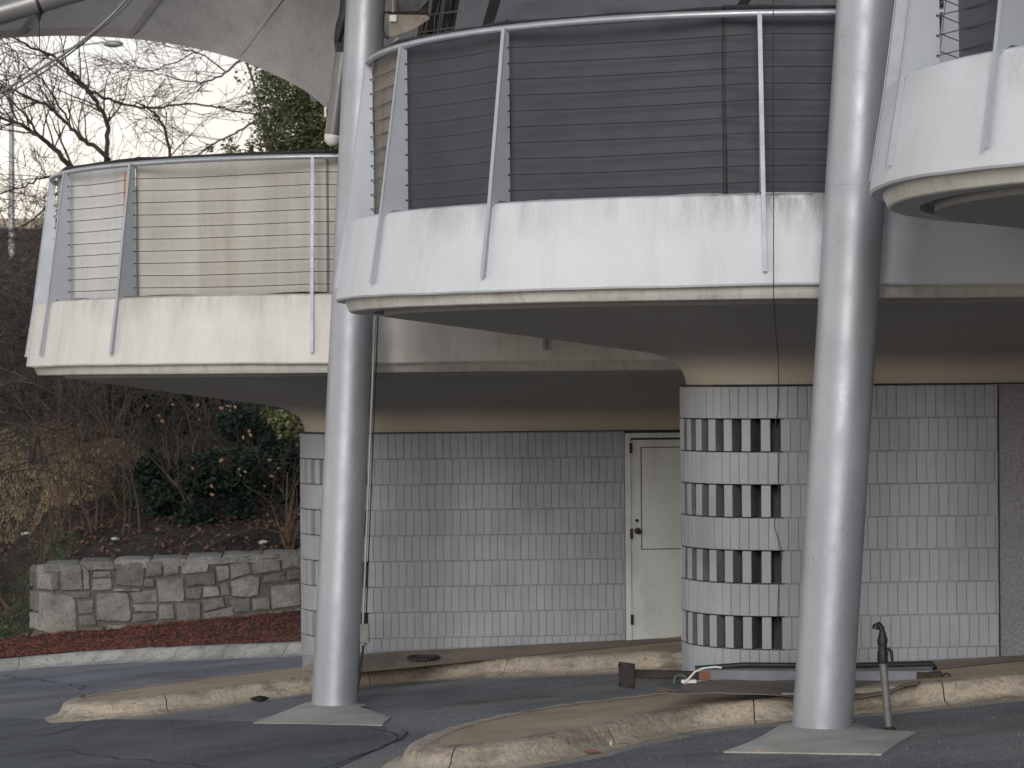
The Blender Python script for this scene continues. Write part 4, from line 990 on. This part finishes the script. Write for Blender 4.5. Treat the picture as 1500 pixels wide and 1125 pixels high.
# junk pile
def isl_top(x, y): return gz(x, y) + ISL
jb = empty('steel_beam', gnd(915, 1000, .02), 'rusty steel box beam with square end plate lying against the foot of the brickwork', 'beam')
A, B = at(922, 989, 19.55), at(1120, 991, 19.25); A.z = at(922, 989, 19.5).z
dv = (B - A).normalized(); Mr = Matrix.Rotation(math.atan2(dv.y, dv.x), 3, 'Z')
o = MB().box((A + B) / 2, ((B - A).length, .06, .062), Mr, ch=.006).build('box_tube', M['rust']); setparent_keep(o, jb)
Mr2 = Matrix.Rotation(math.radians(-52), 3, 'Z')
o = MB().box(A + Vector((-.02, -.01, -.005)), (.18, .016, .19), Mr2, ch=.003).build('end_plate', M['rust']); setparent_keep(o, jb)
for (a, b) in ((-.07, .07), (.07, .07), (-.07, -.07), (.07, -.07)):
    c = A + Vector((-.02, -.01, -.005)) + Mr2 @ Vector((a, -.012, b)); o = MB().tube([c, c + Mr2 @ Vector((0, -.008, 0))], .010, 8).build('bolt', M['black']); setparent_keep(o, jb)
an = empty('painted_angle', at(1040, 995, 19.2), 'long silver painted steel angle with rusty ends and ring, across the junk behind the column', 'steel angle')
A, B = at(1025, 989, 19.3), at(1366, 991, 18.9); dv = (B - A).normalized(); Mr = Matrix.Rotation(math.atan2(dv.y, dv.x), 3, 'Z') ; tilt = (B.z - A.z) / (B - A).length
def onl(t, dy, dz): return A.lerp(B, t) + Vector((0, dy, dz))
mb = MB(); q = []
for t, h in ((0, .03), (.02, .034), (1, .036)): pass
mb.prism([onl(0, -.03, -.03), onl(.3, -.03, -.034), onl(.6, -.03, -.028), onl(1, -.03, -.03), onl(1, -.03, .036), onl(.6, -.03, .034), onl(.3, -.03, .04), onl(0, -.03, .036)], Vector((0, .008, 0)))
mb.prism([onl(0, -.03, .036), onl(1, -.03, .036), onl(1, .05, .05), onl(0, .05, .05)], Vector((0, 0, .006)))
o = mb.build('angle_bar', M['rustpaint']); setparent_keep(o, an)
mb = MB(); mb.prism([onl(-.005, -.034, -.031), onl(.045, -.034, -.031), onl(.045, -.034, .037), onl(-.005, -.034, .037)], Vector((0, .012, 0)))
o = mb.build('rusty_end', M['brickred']); setparent_keep(o, an)
mb = MB(); mb.prism([onl(.93, -.034, -.031), onl(.985, -.034, -.031), onl(.985, -.034, .037), onl(.93, -.034, .037)], Vector((0, .012, 0))); mb.box(onl(1.01, -.01, 0), (.10, .05, .08), ch=.01)
o = mb.build('rusty_end', M['rust']); setparent_keep(o, an)
rg = onl(1.055, -.03, .0); rp = [rg + Vector((.028 * math.cos(a), 0, .028 * math.sin(a))) for a in [i * math.pi / 8 for i in range(17)]]
o = MB().tube(rp, .007, 6).build('ring', M['rust'], smooth=60); setparent_keep(o, an)
o = MB().tube([onl(-.02, -.01, .05), onl(.2, .03, .075), onl(.6, .05, .07), onl(1.0, .04, .09), onl(1.01, 0, .06)], .02, 8).build('black_strip', M['black'], smooth=60); setparent_keep(o, an)
# warped sheet panel
mb = MB()
edge_lo = [(962, 1015), (1000, 1017), (1050, 1013), (1100, 1016), (1160, 1020), (1220, 1022), (1262, 1021), (1300, 1014), (1325, 1004), (1345, 1000)]
edge_hi = [(1012, 1001), (1030, 998), (1060, 996), (1100, 996), (1160, 996), (1220, 996), (1270, 997), (1310, 997), (1335, 997), (1350, 996)]
lo_ = [at(p[0], p[1], 18.25 - .0 * i) for i, p in enumerate(edge_lo)]; hi_ = [at(p[0], p[1], 19.0) for p in edge_hi]
def cr_pts(L, m_=4):
    out_ = []
    for i in range(len(L) - 1):
        for k in range(m_): out_.append(L[i].lerp(L[i + 1], k / m_))
    return out_ + [L[-1]]
lo2, hi2 = cr_pts(lo_), cr_pts(hi_)
for th in (0, .006):
    for j in range(7):
        for i in range(len(lo2)):
            p = lo2[i].lerp(hi2[i], j / 6); mb.v.append((p.x, p.y, p.z - th + .012 * noise.noise(Vector((p.x * 3, p.y * 4, 0)))))
n = len(lo2)
for b_ in (0, 7 * n):
    for j in range(6):
        for i in range(n - 1): a = b_ + j * n + i; mb.f.append((a, a + 1, a + n + 1, a + n))
for i in range(n - 1): mb.f.append((i, i + 1, 7 * n + i + 1, 7 * n + i))
tag(mb.build('metal_sheet', M['sheet'], smooth=40), 'warped dark sheet of metal lying flat under the silver angle', 'metal sheet')
for (a, b, c_, d_) in ((962, 1012, 985, 1016), (966, 1009, 990, 1013), (950, 1003, 975, 1012)):
    tag(MB().tube([at(a, b, 18.3), at((a + c_) / 2, (b + d_) / 2 - 1, 18.3), at(c_, d_, 18.3)], .006, 5).build('broken_twig', M['twig']), {962: 'lowest broken twig at the tip of the dark metal sheet', 966: 'short middle twig crossing the tip of the dark metal sheet', 950: 'outermost broken twig pointing away from the dark metal sheet'}[a], 'twig', 'twigs at the tip of the metal sheet')
tag(MB().tube([at(1057, 978, 18.8), at(1047, 977, 18.8), at(1030, 979, 18.8), at(1018, 984, 18.8), at(1010, 993, 18.8), at(1004, 999, 18.8)], .008, 8).build('white_wire', M['wire_white'], smooth=60), 'thick white cable looped over the end of the silver angle', 'cable')
tag(MB().tube([at(1005, 998, 18.9), at(1004, 991, 18.9), at(996, 988, 18.9), at(989, 991, 18.9), at(987, 1001, 18.9)], .006, 6).build('green_wire', M['wire_green'], smooth=60), 'small green wire loop beside the thick white cable', 'wire')
tag(MB().tube([at(982, 960, 20), at(985, 967, 20), at(989, 973, 20), at(996, 975, 20), at(1003, 978, 20), at(1005, 982, 20)], .004, 5).build('green_wire', M['wire_green']), 'thin green wire curling up at the brick corner above the beam', 'wire')
tag(MB().box(at(1009, 998, 18.85), (.11, .05, .025), ch=.004).build('white_block', M['white']), 'small white block under the white cable', 'block')
tag(MB().box(at(1158, 1016, 18.1) , (.12, .05, .014), ch=.004).build('metal_offcut', M['galv']), 'pale flat metal offcut poking out beside the broad column', 'offcut')
# drain cover on the rear paving
dc = at(621, 964, 25.2); dc.z = -2.735
dn = empty('drain_cover', dc, 'round black iron drain cover on the paving below the rear brick wall', 'drain cover')
MB().lathe([(.165, 0), (.165, .02), (.15, .03), (.145, .01)], n=24).build('rim', M['black'], dn)
for i in range(7):
    x = -.115 + i * .038; h = math.sqrt(max(.001, .14 ** 2 - x * x)); MB().box((x, 0, .022), (.017, 2 * h, .016)).build('bar', M['rust'], dn)
# small bits
for nm, mt, px, py, h, d, lb, ct in (('cigarette_end', M['orange'], 1112, 1100, .0, (.04, .012, .012), 'orange cigarette end on the pad of the broad column', 'cigarette end'),
        ('brick_chip', M['brickred'], 868, 1101, .01, (.12, .03, .02), 'red brick chip in the gutter of the front island', 'brick chip'),
        ('dark_rag', M['black'], 380, 1023, .02, (.18, .10, .05), 'black rag lying at the foot of the rear kerb', 'rag'),
        ('paper_scrap', M['litter'], 296, 1034, .0, (.05, .03, .03), 'white scrap of paper at a joint of the rear kerb', 'paper'),
        ('paper_scrap', M['litter'], 895, 1089, .02, (.02, .02, .04), 'tiny white scrap against the front kerb', 'paper')):
    g = gnd(px, py, h + .01); bm = bmesh.new(); bmesh.ops.create_icosphere(bm, subdivisions=2, radius=.5)
    for v in bm.verts: v.co = Vector((v.co.x * d[0], v.co.y * d[1], v.co.z * d[2])) * (1 + .3 * noise.noise(v.co * 5))
    me = bpy.data.meshes.new(nm); bm.to_mesh(me); bm.free(); me.materials.append(mt); o = link(nm, me); o.location = g; o.rotation_euler = (0, 0, R.uniform(-.5, .5)); tag(o, lb, ct)
mb = MB()
for _ in range(700):
    px, py = R.uniform(-20, 1520), R.uniform(1000, 1125); g = gnd(px, py)
    if R.random() < .6: g = gnd(R.choice((R.uniform(560, 1160), R.uniform(100, 460))), 0) if False else g
    s_ = R.uniform(.003, .008); z = gz(g.x, g.y) + .001
    c = Vector((g.x, g.y, z + s_ * .4)); mb.add([c + Vector((R.uniform(-s_, s_), R.uniform(-s_, s_), -s_)) for _ in range(3)] + [c + Vector((0, 0, s_))], [(0, 1, 3), (1, 2, 3), (2, 0, 3), (0, 2, 1)])
tag(mb.build('loose_grit', M['grit']), kind='stuff')
def tuft(px, py, h, n, label, hh, sd):
    g = gnd(px, py, h); rr = random.Random(sd); mb = MB()
    for _ in range(n):
        b = rr.uniform(0, 6.28); p = g + Vector((rr.uniform(-.06, .06) * hh * 8, rr.uniform(-.04, .04), 0)); t = Vector((math.cos(b) * hh * .5, math.sin(b) * hh * .5, hh * rr.uniform(.5, 1))); w_ = Vector((.006, 0, 0))
        mb.add([p - w_, p + w_, p + t * .6 + w_, p + t], [(0, 1, 2, 3)])
    tag(mb.build('weed_tuft', M['grassblade'], raw=True), label, 'weeds', 'weed tufts along the kerbs')
tuft(120, 1022, ISL, 26, 'low green weeds at the nose of the rear island', .04, 1); tuft(845, 1100, .0, 22, 'green sprig in the gutter by the red brick chip', .04, 2)
tuft(100, 1050, 0, 14, 'sparse weeds under the nose of the rear island', .03, 3); tuft(1300, 1078, 0, 12, 'dry sprig at the foot of the standpipe', .03, 4)
# fern plant in the mulch
g = wplane(620, 590); g.y -= .35; mb = MB(); rr = random.Random(8)
for _ in range(170):
    b = rr.uniform(0, 6.28); e1 = rr.uniform(.3, 1.3); l_ = rr.uniform(.08, .26); d_ = Vector((math.cos(b) * math.cos(e1), math.sin(b) * math.cos(e1) * .6, math.sin(e1))) * l_
    p = g + d_ + Vector((rr.uniform(-.15, .18), 0, -.02)); s_ = .022; u = Vector((rr.uniform(-1, 1), rr.uniform(-1, 1), rr.uniform(-1, 1))).normalized() * s_; v = u.cross(d_).normalized() * s_ * .6
    mb.add([p - u, p - v, p + u, p + v], [(0, 1, 2, 3)])
tag(mb.build('small_plant', M['grassblade'], raw=True), 'small bushy green plant growing in the red mulch against the stone wall', 'plant')

# ------------------------------------------------------------------ far things
ov = empty('overpass', at(0, 380, 110), 'distant pale road overpass beyond the bare trees', 'bridge')
o = MB().box(at(-10, 345, 110) , (34, 6, .75)).build('deck', M['concrete_far']); setparent_keep(o, ov)
o = MB().box(at(-10, 328, 107.3), (34, .25, .42)).build('barrier', M['concrete_far']); setparent_keep(o, ov)
for px in (-130, 5, 75):
    c = at(px, 400, 110); o = MB().box((c.x, 110, c.z - 1.0), (1.0, 1.2, 6.4)).build('pier', M['concrete_far']); setparent_keep(o, ov)
lp = empty('street_lamp', at(18, 500, 70), 'grey street lamp with a long curved arm behind the bare branches', 'street lamp')
o = MB().tube([at(18, 520, 70), at(17, 300, 70), at(17, 138, 70)], [.10, .085, .06], 10).build('pole', M['galv'], smooth=60); setparent_keep(o, lp)
o = MB().tube([at(17, 140, 70), at(30, 112, 69.5), at(70, 82, 69), at(118, 66, 68.6), at(152, 62, 68.5)], .028, 8).build('arm', M['galv'], smooth=60); setparent_keep(o, lp)
hd = at(166, 64, 68.5)
bm = bmesh.new(); bmesh.ops.create_uvsphere(bm, u_segments=16, v_segments=10, radius=1)
for v in bm.verts: v.co = Vector((v.co.x * .27, v.co.y * .14, v.co.z * (.085 if v.co.z > 0 else .10)))
me = bpy.data.meshes.new('lamp_head'); bm.to_mesh(me); bm.free(); me.materials.append(M['galv']); o = link('lamp_head', me); o.location = hd; setparent_keep(o, lp)

# ------------------------------------------------------------------ vegetation
def branch(mb, p, d, ln, r, depth, rr, droop=0.0, spread=.6, seglen=.22, kids=(3, 5), rmin=.0035, sides=5):
    n = max(3, int(ln / seglen)); pts = [p.copy()]; rads = [r]; dirs = []
    for i in range(n):
        d = (d + Vector((rr.gauss(0, .13), rr.gauss(0, .13), rr.gauss(0, .10) - droop))).normalized(); p = p + d * (ln / n); pts.append(p.copy()); rads.append(max(rmin, r * (1 - .75 * (i + 1) / n))); dirs.append(d.copy())
    mb.tube(pts, rads, sides if r > .015 else (4 if r > .007 else 3), cap=False)
    if depth <= 0: return
    for _ in range(rr.randint(*kids)):
        i = rr.randint(max(1, n // 4), n); dd = dirs[min(i, n - 1)]; ax = Vector((rr.gauss(0, 1), rr.gauss(0, .7), rr.gauss(0, 1))); ax = (ax - dd * ax.dot(dd)).normalized()
        nd = (dd + ax * spread * rr.uniform(.6, 1.5)).normalized()
        branch(mb, pts[i], nd, ln * rr.uniform(.35, .65), max(rmin, rads[i] * rr.uniform(.45, .7)), depth - 1, rr, droop, spread, seglen * .8, kids, rmin, sides)
def limb(mb, px, Y0, Y1, r0, r1, rr, kids=9, klen=1.3, depth=2, rmin=.0042):
    P = []; n = len(px)
    for i, p in enumerate(px): P.append(at(p[0], p[1], Y0 + (Y1 - Y0) * i / (n - 1)))
    L = []
    for i in range(n - 1):
        p0, p1_, p2_, p3_ = P[max(0, i - 1)], P[i], P[i + 1], P[min(n - 1, i + 2)]
        for k in range(5):
            u = k / 5; q = .5 * ((2 * p1_) + (p2_ - p0) * u + (2 * p0 - 5 * p1_ + 4 * p2_ - p3_) * u * u + (3 * p1_ - p0 - 3 * p2_ + p3_) * u ** 3)
            L.append(q + Vector((rr.gauss(0, .010), rr.gauss(0, .02), rr.gauss(0, .010))))
    L.append(P[-1]); m_ = len(L); r0 *= .82; r1 *= .82
    mb.tube(L, [r0 + (r1 - r0) * i / (m_ - 1) for i in range(m_)], 6, cap=False)
    for _ in range(kids):
        i = rr.randint(m_ // 5, m_ - 1); dd = (L[min(i + 1, m_ - 1)] - L[i - 1]).normalized(); ax = Vector((rr.gauss(0, 1), rr.gauss(0, .8), rr.gauss(.2, 1))); ax = (ax - dd * ax.dot(dd)).normalized()
        branch(mb, L[i], (dd + ax * rr.uniform(.5, 1.1)).normalized(), klen * rr.uniform(.5, 1.2), max(rmin, (r0 + (r1 - r0) * i / m_) * .42), depth, rr, .0, .6, .18, (2, 4), rmin)
    return L
def tree_thing(name, base, label, cat, group=None): return empty(name, base, label, cat, group)
rr = random.Random(21)
# big bare tree whose fork stands behind the rear balcony
t1 = tree_thing('bare_tree', at(205, 630, 49), 'tall bare tree forking behind the rear balcony with branches sweeping to the upper left', 'tree', 'bare winter trees')
mb = MB(); L = limb(mb, [(205, 640), (196, 540), (185, 400), (168, 250)], 49, 41, .12, .07, rr, 4, 1.2); o = mb.build('trunk', M['bark'], smooth=60); setparent_keep(o, t1)
mb = MB()
limb(mb, [(168, 250), (155, 236), (158, 190), (146, 155), (125, 130), (100, 105), (78, 82), (45, 68), (0, 42), (-60, 10)], 41, 39, .055, .014, rr, 20, 1.2)
limb(mb, [(168, 250), (148, 222), (118, 202), (96, 178), (68, 155), (40, 143), (15, 131), (-40, 120)], 41, 40, .052, .018, rr, 20, 1.3)
limb(mb, [(100, 178), (84, 150), (66, 122), (40, 95), (14, 68), (-10, 50)], 40.5, 39, .022, .008, rr, 12, 1.0)
limb(mb, [(104, 104), (130, 130), (160, 145), (195, 156), (230, 158), (270, 152), (310, 156), (350, 164), (384, 170)], 40.6, 42, .03, .015, rr, 18, 1.0)
limb(mb, [(200, 150), (225, 165), (240, 185), (247, 210), (249, 250), (250, 330)][::-1], 42, 41, .04, .016, rr, 10, .9)
o = mb.build('branches', M['bark'], smooth=60); setparent_keep(o, t1)
t2 = tree_thing('bare_tree', at(165, 640, 47), 'bare tree with stout grey limb leaning left beyond the balcony end post', 'tree', 'bare winter trees')
mb = MB(); limb(mb, [(165, 650), (155, 540), (140, 400), (108, 250)], 47, 38, .09, .055, rr, 5, 1.2); o = mb.build('trunk', M['bark'], smooth=60); setparent_keep(o, t2)
mb = MB(); limb(mb, [(108, 250), (80, 218), (50, 195), (20, 178), (-30, 165)], 38, 37, .05, .02, rr, 24, 1.4)
limb(mb, [(56, 198), (44, 178), (20, 150), (-10, 125)], 37.6, 37, .026, .012, rr, 10, 1.0)
limb(mb, [(100, 255), (60, 262), (30, 275), (-20, 290)], 37.9, 36, .024, .008, rr, 14, 1.2)
limb(mb, [(98, 262), (70, 300), (35, 330), (-20, 352)], 37.9, 36, .022, .008, rr, 16, 1.2)
limb(mb, [(96, 270), (80, 330), (50, 375), (0, 420)], 37.9, 36, .022, .008, rr, 14, 1.2)
o = mb.build('branches', M['bark'], smooth=60); setparent_keep(o, t2)
# right tree reaching in below the canopy edge
t3 = tree_thing('bare_tree', at(395, 700, 46), 'slender bare tree reaching left out of the dark evergreen crown', 'tree', 'bare winter trees')
mb = MB(); limb(mb, [(455, 640), (450, 500), (420, 300), (385, 175)], 50, 45, .10, .05, rr, 4, 1); o = mb.build('trunk', M['bark'], smooth=60); setparent_keep(o, t3)
mb = MB(); limb(mb, [(385, 175), (360, 90), (330, 108), (300, 120), (268, 118), (240, 110), (200, 98)], 45, 44, .03, .008, rr, 16, 1.1)
limb(mb, [(330, 105), (290, 78), (250, 95), (205, 104), (160, 98)], 45, 44, .02, .007, rr, 12, .9)
limb(mb, [(385, 170), (350, 192), (320, 208), (290, 226), (262, 240)], 45, 45, .028, .01, rr, 12, .9)
limb(mb, [(370, 60), (330, 62), (290, 75), (255, 70), (225, 60)], 45, 45, .018, .006, rr, 10, .9)
o = mb.build('branches', M['bark'], smooth=60); setparent_keep(o, t3)

def leaf_cloud(mb, clumps, n, size, rr, aspect=.5):
    tot = sum(c[1] ** 2 for c in clumps)
    for (c, r_, fl) in clumps:
        k = int(n * r_ ** 2 / tot)
        for _ in range(k):
            v = Vector((rr.gauss(0, 1), rr.gauss(0, 1), rr.gauss(0, 1))); v = v.normalized() * (rr.random() ** .45)
            p = c + Vector((v.x * r_, v.y * r_, v.z * r_ * fl))
            if noise.noise(p * 2.3) < -.18: continue
            s_ = size * rr.uniform(.5, 1.2); u = Vector((rr.gauss(0, 1), rr.gauss(0, 1), rr.gauss(0, .6))).normalized(); w_ = u.cross(Vector((rr.gauss(0, 1), rr.gauss(0, 1), rr.gauss(0, 1)))).normalized(); nn = u.cross(w_)
            mb.add([p - u * s_, p - w_ * s_ * aspect + nn * s_ * .15, p + u * s_, p + w_ * s_ * aspect + nn * s_ * .15], [(0, 1, 2, 3)])
ev = tree_thing('evergreen_tree', at(450, 700, 37), 'dense dark evergreen tree rising between the canopy edge and the rear balcony', 'tree')
mb = MB(); limb(mb, [(475, 800), (475, 500), (460, 300), (446, 190), (442, 110)], 38.5, 38, .14, .05, rr, 6, 1.2); o = mb.build('trunk', M['bark'], smooth=60); setparent_keep(o, ev)
mb = MB(); cl = []
for (x, y, r_) in ((430, 120, .42), (455, 140, .45), (475, 165, .5), (412, 112, .3), (395, 104, .22), (440, 165, .5), (415, 178, .38), (400, 195, .36), (425, 205, .5), (460, 205, .55), (490, 130, .5), (485, 200, .5), (386, 213, .26), (440, 235, .6), (480, 240, .6), (405, 140, .26), (388, 176, .18), (372, 222, .2), (350, 228, .16), (335, 210, .12), (400, 232, .4), (340, 222, .15), (305, 216, .10), (382, 122, .12), (386, 142, .13)):
    cl.append((at(x, y, 37 + rr.uniform(-.7, .7)), r_, .8))
for _ in range(30): cl.append((at(rr.uniform(400, 620), rr.uniform(120, 500), 38.2 + rr.uniform(-1, 1)), .7, .9))
leaf_cloud(mb, cl, 52000, .038, rr); o = mb.build('crown', M['leaf'], raw=True); setparent_keep(o, ev)
# dark shrub mass on the slope
def shrub(px, py, Y, spec, n, size, mat, label, group=None, name='evergreen_shrub'):
    b = at(px, py, Y); b.z = hill_z(b.x, b.y)
    s_ = tree_thing(name, b, label, 'shrub', group); mb = MB(); rr2 = random.Random(int(px * 7 + py)); 
    for _ in range(7): branch(mb, b - Vector((0, 0, .1)), Vector((rr2.gauss(0, .35), rr2.gauss(0, .2), 1)).normalized(), rr2.uniform(.8, 1.6), .022, 1, rr2, 0, .5, .2, (2, 3))
    o = mb.build('stems', M['twig'], smooth=60); setparent_keep(o, s_)
    cl = [(at(x, y, Y + rr2.uniform(-.4, .4)), r_, .85) for (x, y, r_) in spec]; mb = MB(); leaf_cloud(mb, cl, n, size, rr2, .55)
    o = mb.build('foliage', mat, raw=True); setparent_keep(o, s_); return s_
shrub(290, 800, 41, [(230, 690, .4), (260, 720, .5), (300, 700, .55), (330, 745, .5), (280, 765, .45), (340, 690, .5), (240, 740, .35), (310, 780, .35), (215, 705, .22), (345, 780, .35)], 11000, .055, M['leaf_dark'], 'dark green bush on the slope above the middle of the stone wall', 'evergreen bushes on the slope')
shrub(400, 800, 42.5, [(370, 640, .5), (400, 680, .6), (430, 720, .6), (380, 740, .5), (420, 640, .5), (450, 680, .6), (400, 770, .4), (350, 620, .4)], 11000, .05, M['leaf_dark'], 'blackish green thicket close behind the end of the brick drum', 'evergreen bushes on the slope')
shrub(230, 700, 47, [(200, 590, .45), (240, 600, .5), (280, 610, .5), (320, 600, .5), (225, 640, .35), (180, 600, .3), (300, 560, .5), (350, 570, .5), (260, 560, .4)], 9000, .05, M['leaf_dark'], 'dark loose shrub higher on the slope under the rear balcony', 'evergreen bushes on the slope')
shrub(425, 750, 39.3, [(405, 615, .18), (425, 612, .22), (440, 625, .24), (390, 605, .10), (432, 640, .16), (415, 632, .14), (450, 610, .3)], 1500, .055, M['leaf_bright'], 'glossy yellow green leaves catching light beside the cove of the rear pavilion', None, 'glossy_shrub')
# fine tangle of undergrowth covering the slope
rr = random.Random(77); mb = MB()
for _ in range(15000):
    x = rr.uniform(-12, 1.0); y = rr.choice((rr.uniform(41, 62), rr.uniform(41.5, 50)))
    if x < -6.6 and y < 47 and rr.random() < .8: continue
    b = Vector((x, y, hill_z(x, y) - .02 + (rr.uniform(0, .9) if rr.random() < .5 else 0))); d = Vector((rr.gauss(0, .7), rr.gauss(0, .5), rr.uniform(.2, 1.3))).normalized(); l_ = rr.uniform(.3, 1.3)
    if noise.noise(Vector((x * .7, y * .5, 9))) < -.15 and rr.random() < .7: continue
    mb.tube([b, b + d * l_ * .5 + Vector((0, 0, .05)), b + d * l_ + Vector((rr.gauss(0, .1), 0, -.15 * l_))], [.009, .007, .004], 3, cap=False)
tag(mb.build('undergrowth_twigs', M['twig_dark'], raw=True), kind='stuff')
mb = MB()
for _ in range(26000):
    x = rr.uniform(-12, 1.0); y = rr.uniform(42.5, 62)
    dn_ = noise.noise(Vector((x * .6, y * .45, 2)))
    if dn_ < .0 or (x < -6.3 and y < 48): continue
    c = Vector((x, y, hill_z(x, y) + rr.random() ** 1.5 * 1.1 * min(1, .3 + dn_ * 3))); s_ = rr.uniform(.02, .045)
    u = Vector((rr.gauss(0, 1), rr.gauss(0, 1), rr.gauss(0, 1))).normalized() * s_; v = u.cross(Vector((rr.gauss(0, 1), rr.gauss(0, 1), rr.gauss(0, 1)))).normalized() * s_ * .6
    mb.add([c - u, c - v, c + u, c + v], [(0, 1, 2, 3)])
tag(mb.build('undergrowth_leaves', M['leaf_dark'], raw=True), kind='stuff')
# bare brambles
def bramble(px, Y, n, hgt, mat, label, lean=0, group='bare brambles on the slope', depth=2, r=.014):
    x = at(px, 552, Y).x; b = Vector((x, Y, hill_z(x, Y))); rr2 = random.Random(int(px * 3 + Y * 11)); mb = MB()
    for _ in range(n):
        branch(mb, b + Vector((rr2.gauss(0, .12), rr2.gauss(0, .1), -.08)), Vector((rr2.gauss(lean, .28), rr2.gauss(0, .2), 1)).normalized(), hgt * rr2.uniform(.6, 1.1), r * rr2.uniform(.7, 1.4), depth, rr2, .02, .55, .2, (3, 5), .005, 4)
    tag(mb.build('bramble', mat, smooth=60), label, 'bramble', group)
BR = [(20, 39.6, 5, 2.2, 'twig', 'spindly brown saplings at the far edge of the slope'), (85, 40.2, 5, 2.3, 'twig', 'clump of thin brown stems above the corner of the stone wall'),
      (150, 40.4, 5, 2.5, 'twig', 'reddish brown sapling clump behind the wall stones'), (185, 40, 3, 2.4, 'twig', 'forked brown sapling beside the dark bush'),
      (45, 44, 8, 3.0, 'twig_dark', 'dark tangle of bare stems on the tan grass'), (120, 46, 9, 3.2, 'twig_dark', 'dark bare thicket halfway up the slope'),
      (190, 47, 9, 3.4, 'twig', 'brown bare thicket under the rear balcony edge'), (10, 50, 9, 3.6, 'twig_dark', 'black bare thicket at the margin of the slope'),
      (90, 54, 10, 3.8, 'twig', 'tall brown thicket near the crest'), (170, 55, 10, 3.8, 'twig_dark', 'tall dark thicket near the crest'), (240, 50, 8, 3.4, 'twig', 'brown stems mixed with the loose shrub'),
      (20, 58, 11, 4.2, 'twig_dark', 'dense dark stems on the crest before the overpass'), (110, 60, 11, 4.0, 'twig_dark', 'dense stems on the crest behind the balcony end'), (300, 46, 7, 3.0, 'twig', 'pale brown stems above the dark bush'),
      (370, 44, 7, 2.6, 'twig_dark', 'black stems within the thicket by the drum'), (230, 57, 9, 4.0, 'twig_dark', 'dark stems far up behind the balcony soffit')]
for (px, Y, n, h, mt, lb) in BR: bramble(px, Y, n, h, M[mt], lb)
# sagging dark boughs crossing at the lower left
t4 = tree_thing('bare_tree', at(-120, 700, 35), 'bare tree just outside the view sending drooping dark boughs across the slope', 'tree', 'bare winter trees')
mb = MB(); limb(mb, [(-140, 900), (-130, 700), (-120, 560)], 35, 35, .14, .1, rr, 2, 1); o = mb.build('trunk', M['bark'], smooth=60); setparent_keep(o, t4)
mb = MB()
for k in range(15):
    y0 = 430 + 19 * k; xe = rr.uniform(90, 270); ye = y0 - rr.uniform(-20, 130) * (xe / 220)
    limb(mb, [(-120, y0 + 60), (-40, y0 + 30 + rr.uniform(-12, 12)), (30, y0 + rr.uniform(-14, 14)), (xe * .6, (y0 + ye) / 2 + rr.uniform(-10, 10)), (xe, ye)], 35 + rr.uniform(-.5, .5), 37 + rr.uniform(-1, 1.5), .02, .005, rr, 9, .9, 1, .0045)
o = mb.build('branches', M['twig_dark'], smooth=60); setparent_keep(o, t4)
# scattered dead leaves held in the thicket
mb = MB(); cl = []
for (x, y) in ((250, 598), (288, 612), (345, 598), (388, 585), (392, 684), (320, 670), (275, 685), (308, 720), (352, 690), (385, 710), (405, 692), (365, 636), (215, 590), (240, 610), (330, 600)):
    p = at(x, y, 38.6 + rr.uniform(-.4, .4))
    for _ in range(rr.randint(1, 3)):
        q = p + Vector((rr.gauss(0, .05), 0, rr.gauss(0, .06))); s_ = rr.uniform(.02, .045); u = Vector((rr.gauss(0, 1), rr.gauss(0, .4), rr.gauss(0, 1))).normalized() * s_; v = u.cross(Vector((rr.gauss(0, .3), 1, rr.gauss(0, .3)))).normalized() * s_ * .6
        mb.add([q - u, q - v, q + u, q + v], [(0, 1, 2, 3)])
tag(mb.build('dead_leaves', M['leaf_dead'], raw=True), kind='stuff')
# fallen branch and litter behind the wall
def hp(px, py, Y, dz=.04): p = at(px, py, Y); return Vector((p.x, p.y, hill_z(p.x, p.y) + dz))
tag(MB().tube([hp(285, 0, 38.9, .02), hp(315, 0, 39.3, .10), hp(345, 0, 39.6, .12), hp(372, 0, 39.9, .16), hp(405, 0, 40, .1)], [.012, .02, .028, .03, .02], 7).build('fallen_branch', M['bark'], smooth=60), 'fallen brown branch lying behind the wall top', 'branch')
for (px, Y, s_, lb) in ((33, 41.8, .12, 'largest white litter scrap, on the leaves above the wall corner'), (163, 39.7, .1, 'crumpled white bag beside the sapling clump'), (380, 39.5, .12, 'white plastic scrap beside the fallen branch'), (128, 43, .08, 'white scrap higher up among the saplings')):
    bm = bmesh.new(); bmesh.ops.create_icosphere(bm, subdivisions=2, radius=s_ * .6)
    for v in bm.verts: v.co *= 1 + .6 * noise.noise(v.co * 22 + Vector((px, 0, 0))); v.co.z *= .45
    me = bpy.data.meshes.new('litter'); bm.to_mesh(me); bm.free(); me.materials.append(M['litter']); o = link('litter', me); o.location = hp(px, 0, Y, .05); tag(o, lb, 'litter', 'litter on the slope')
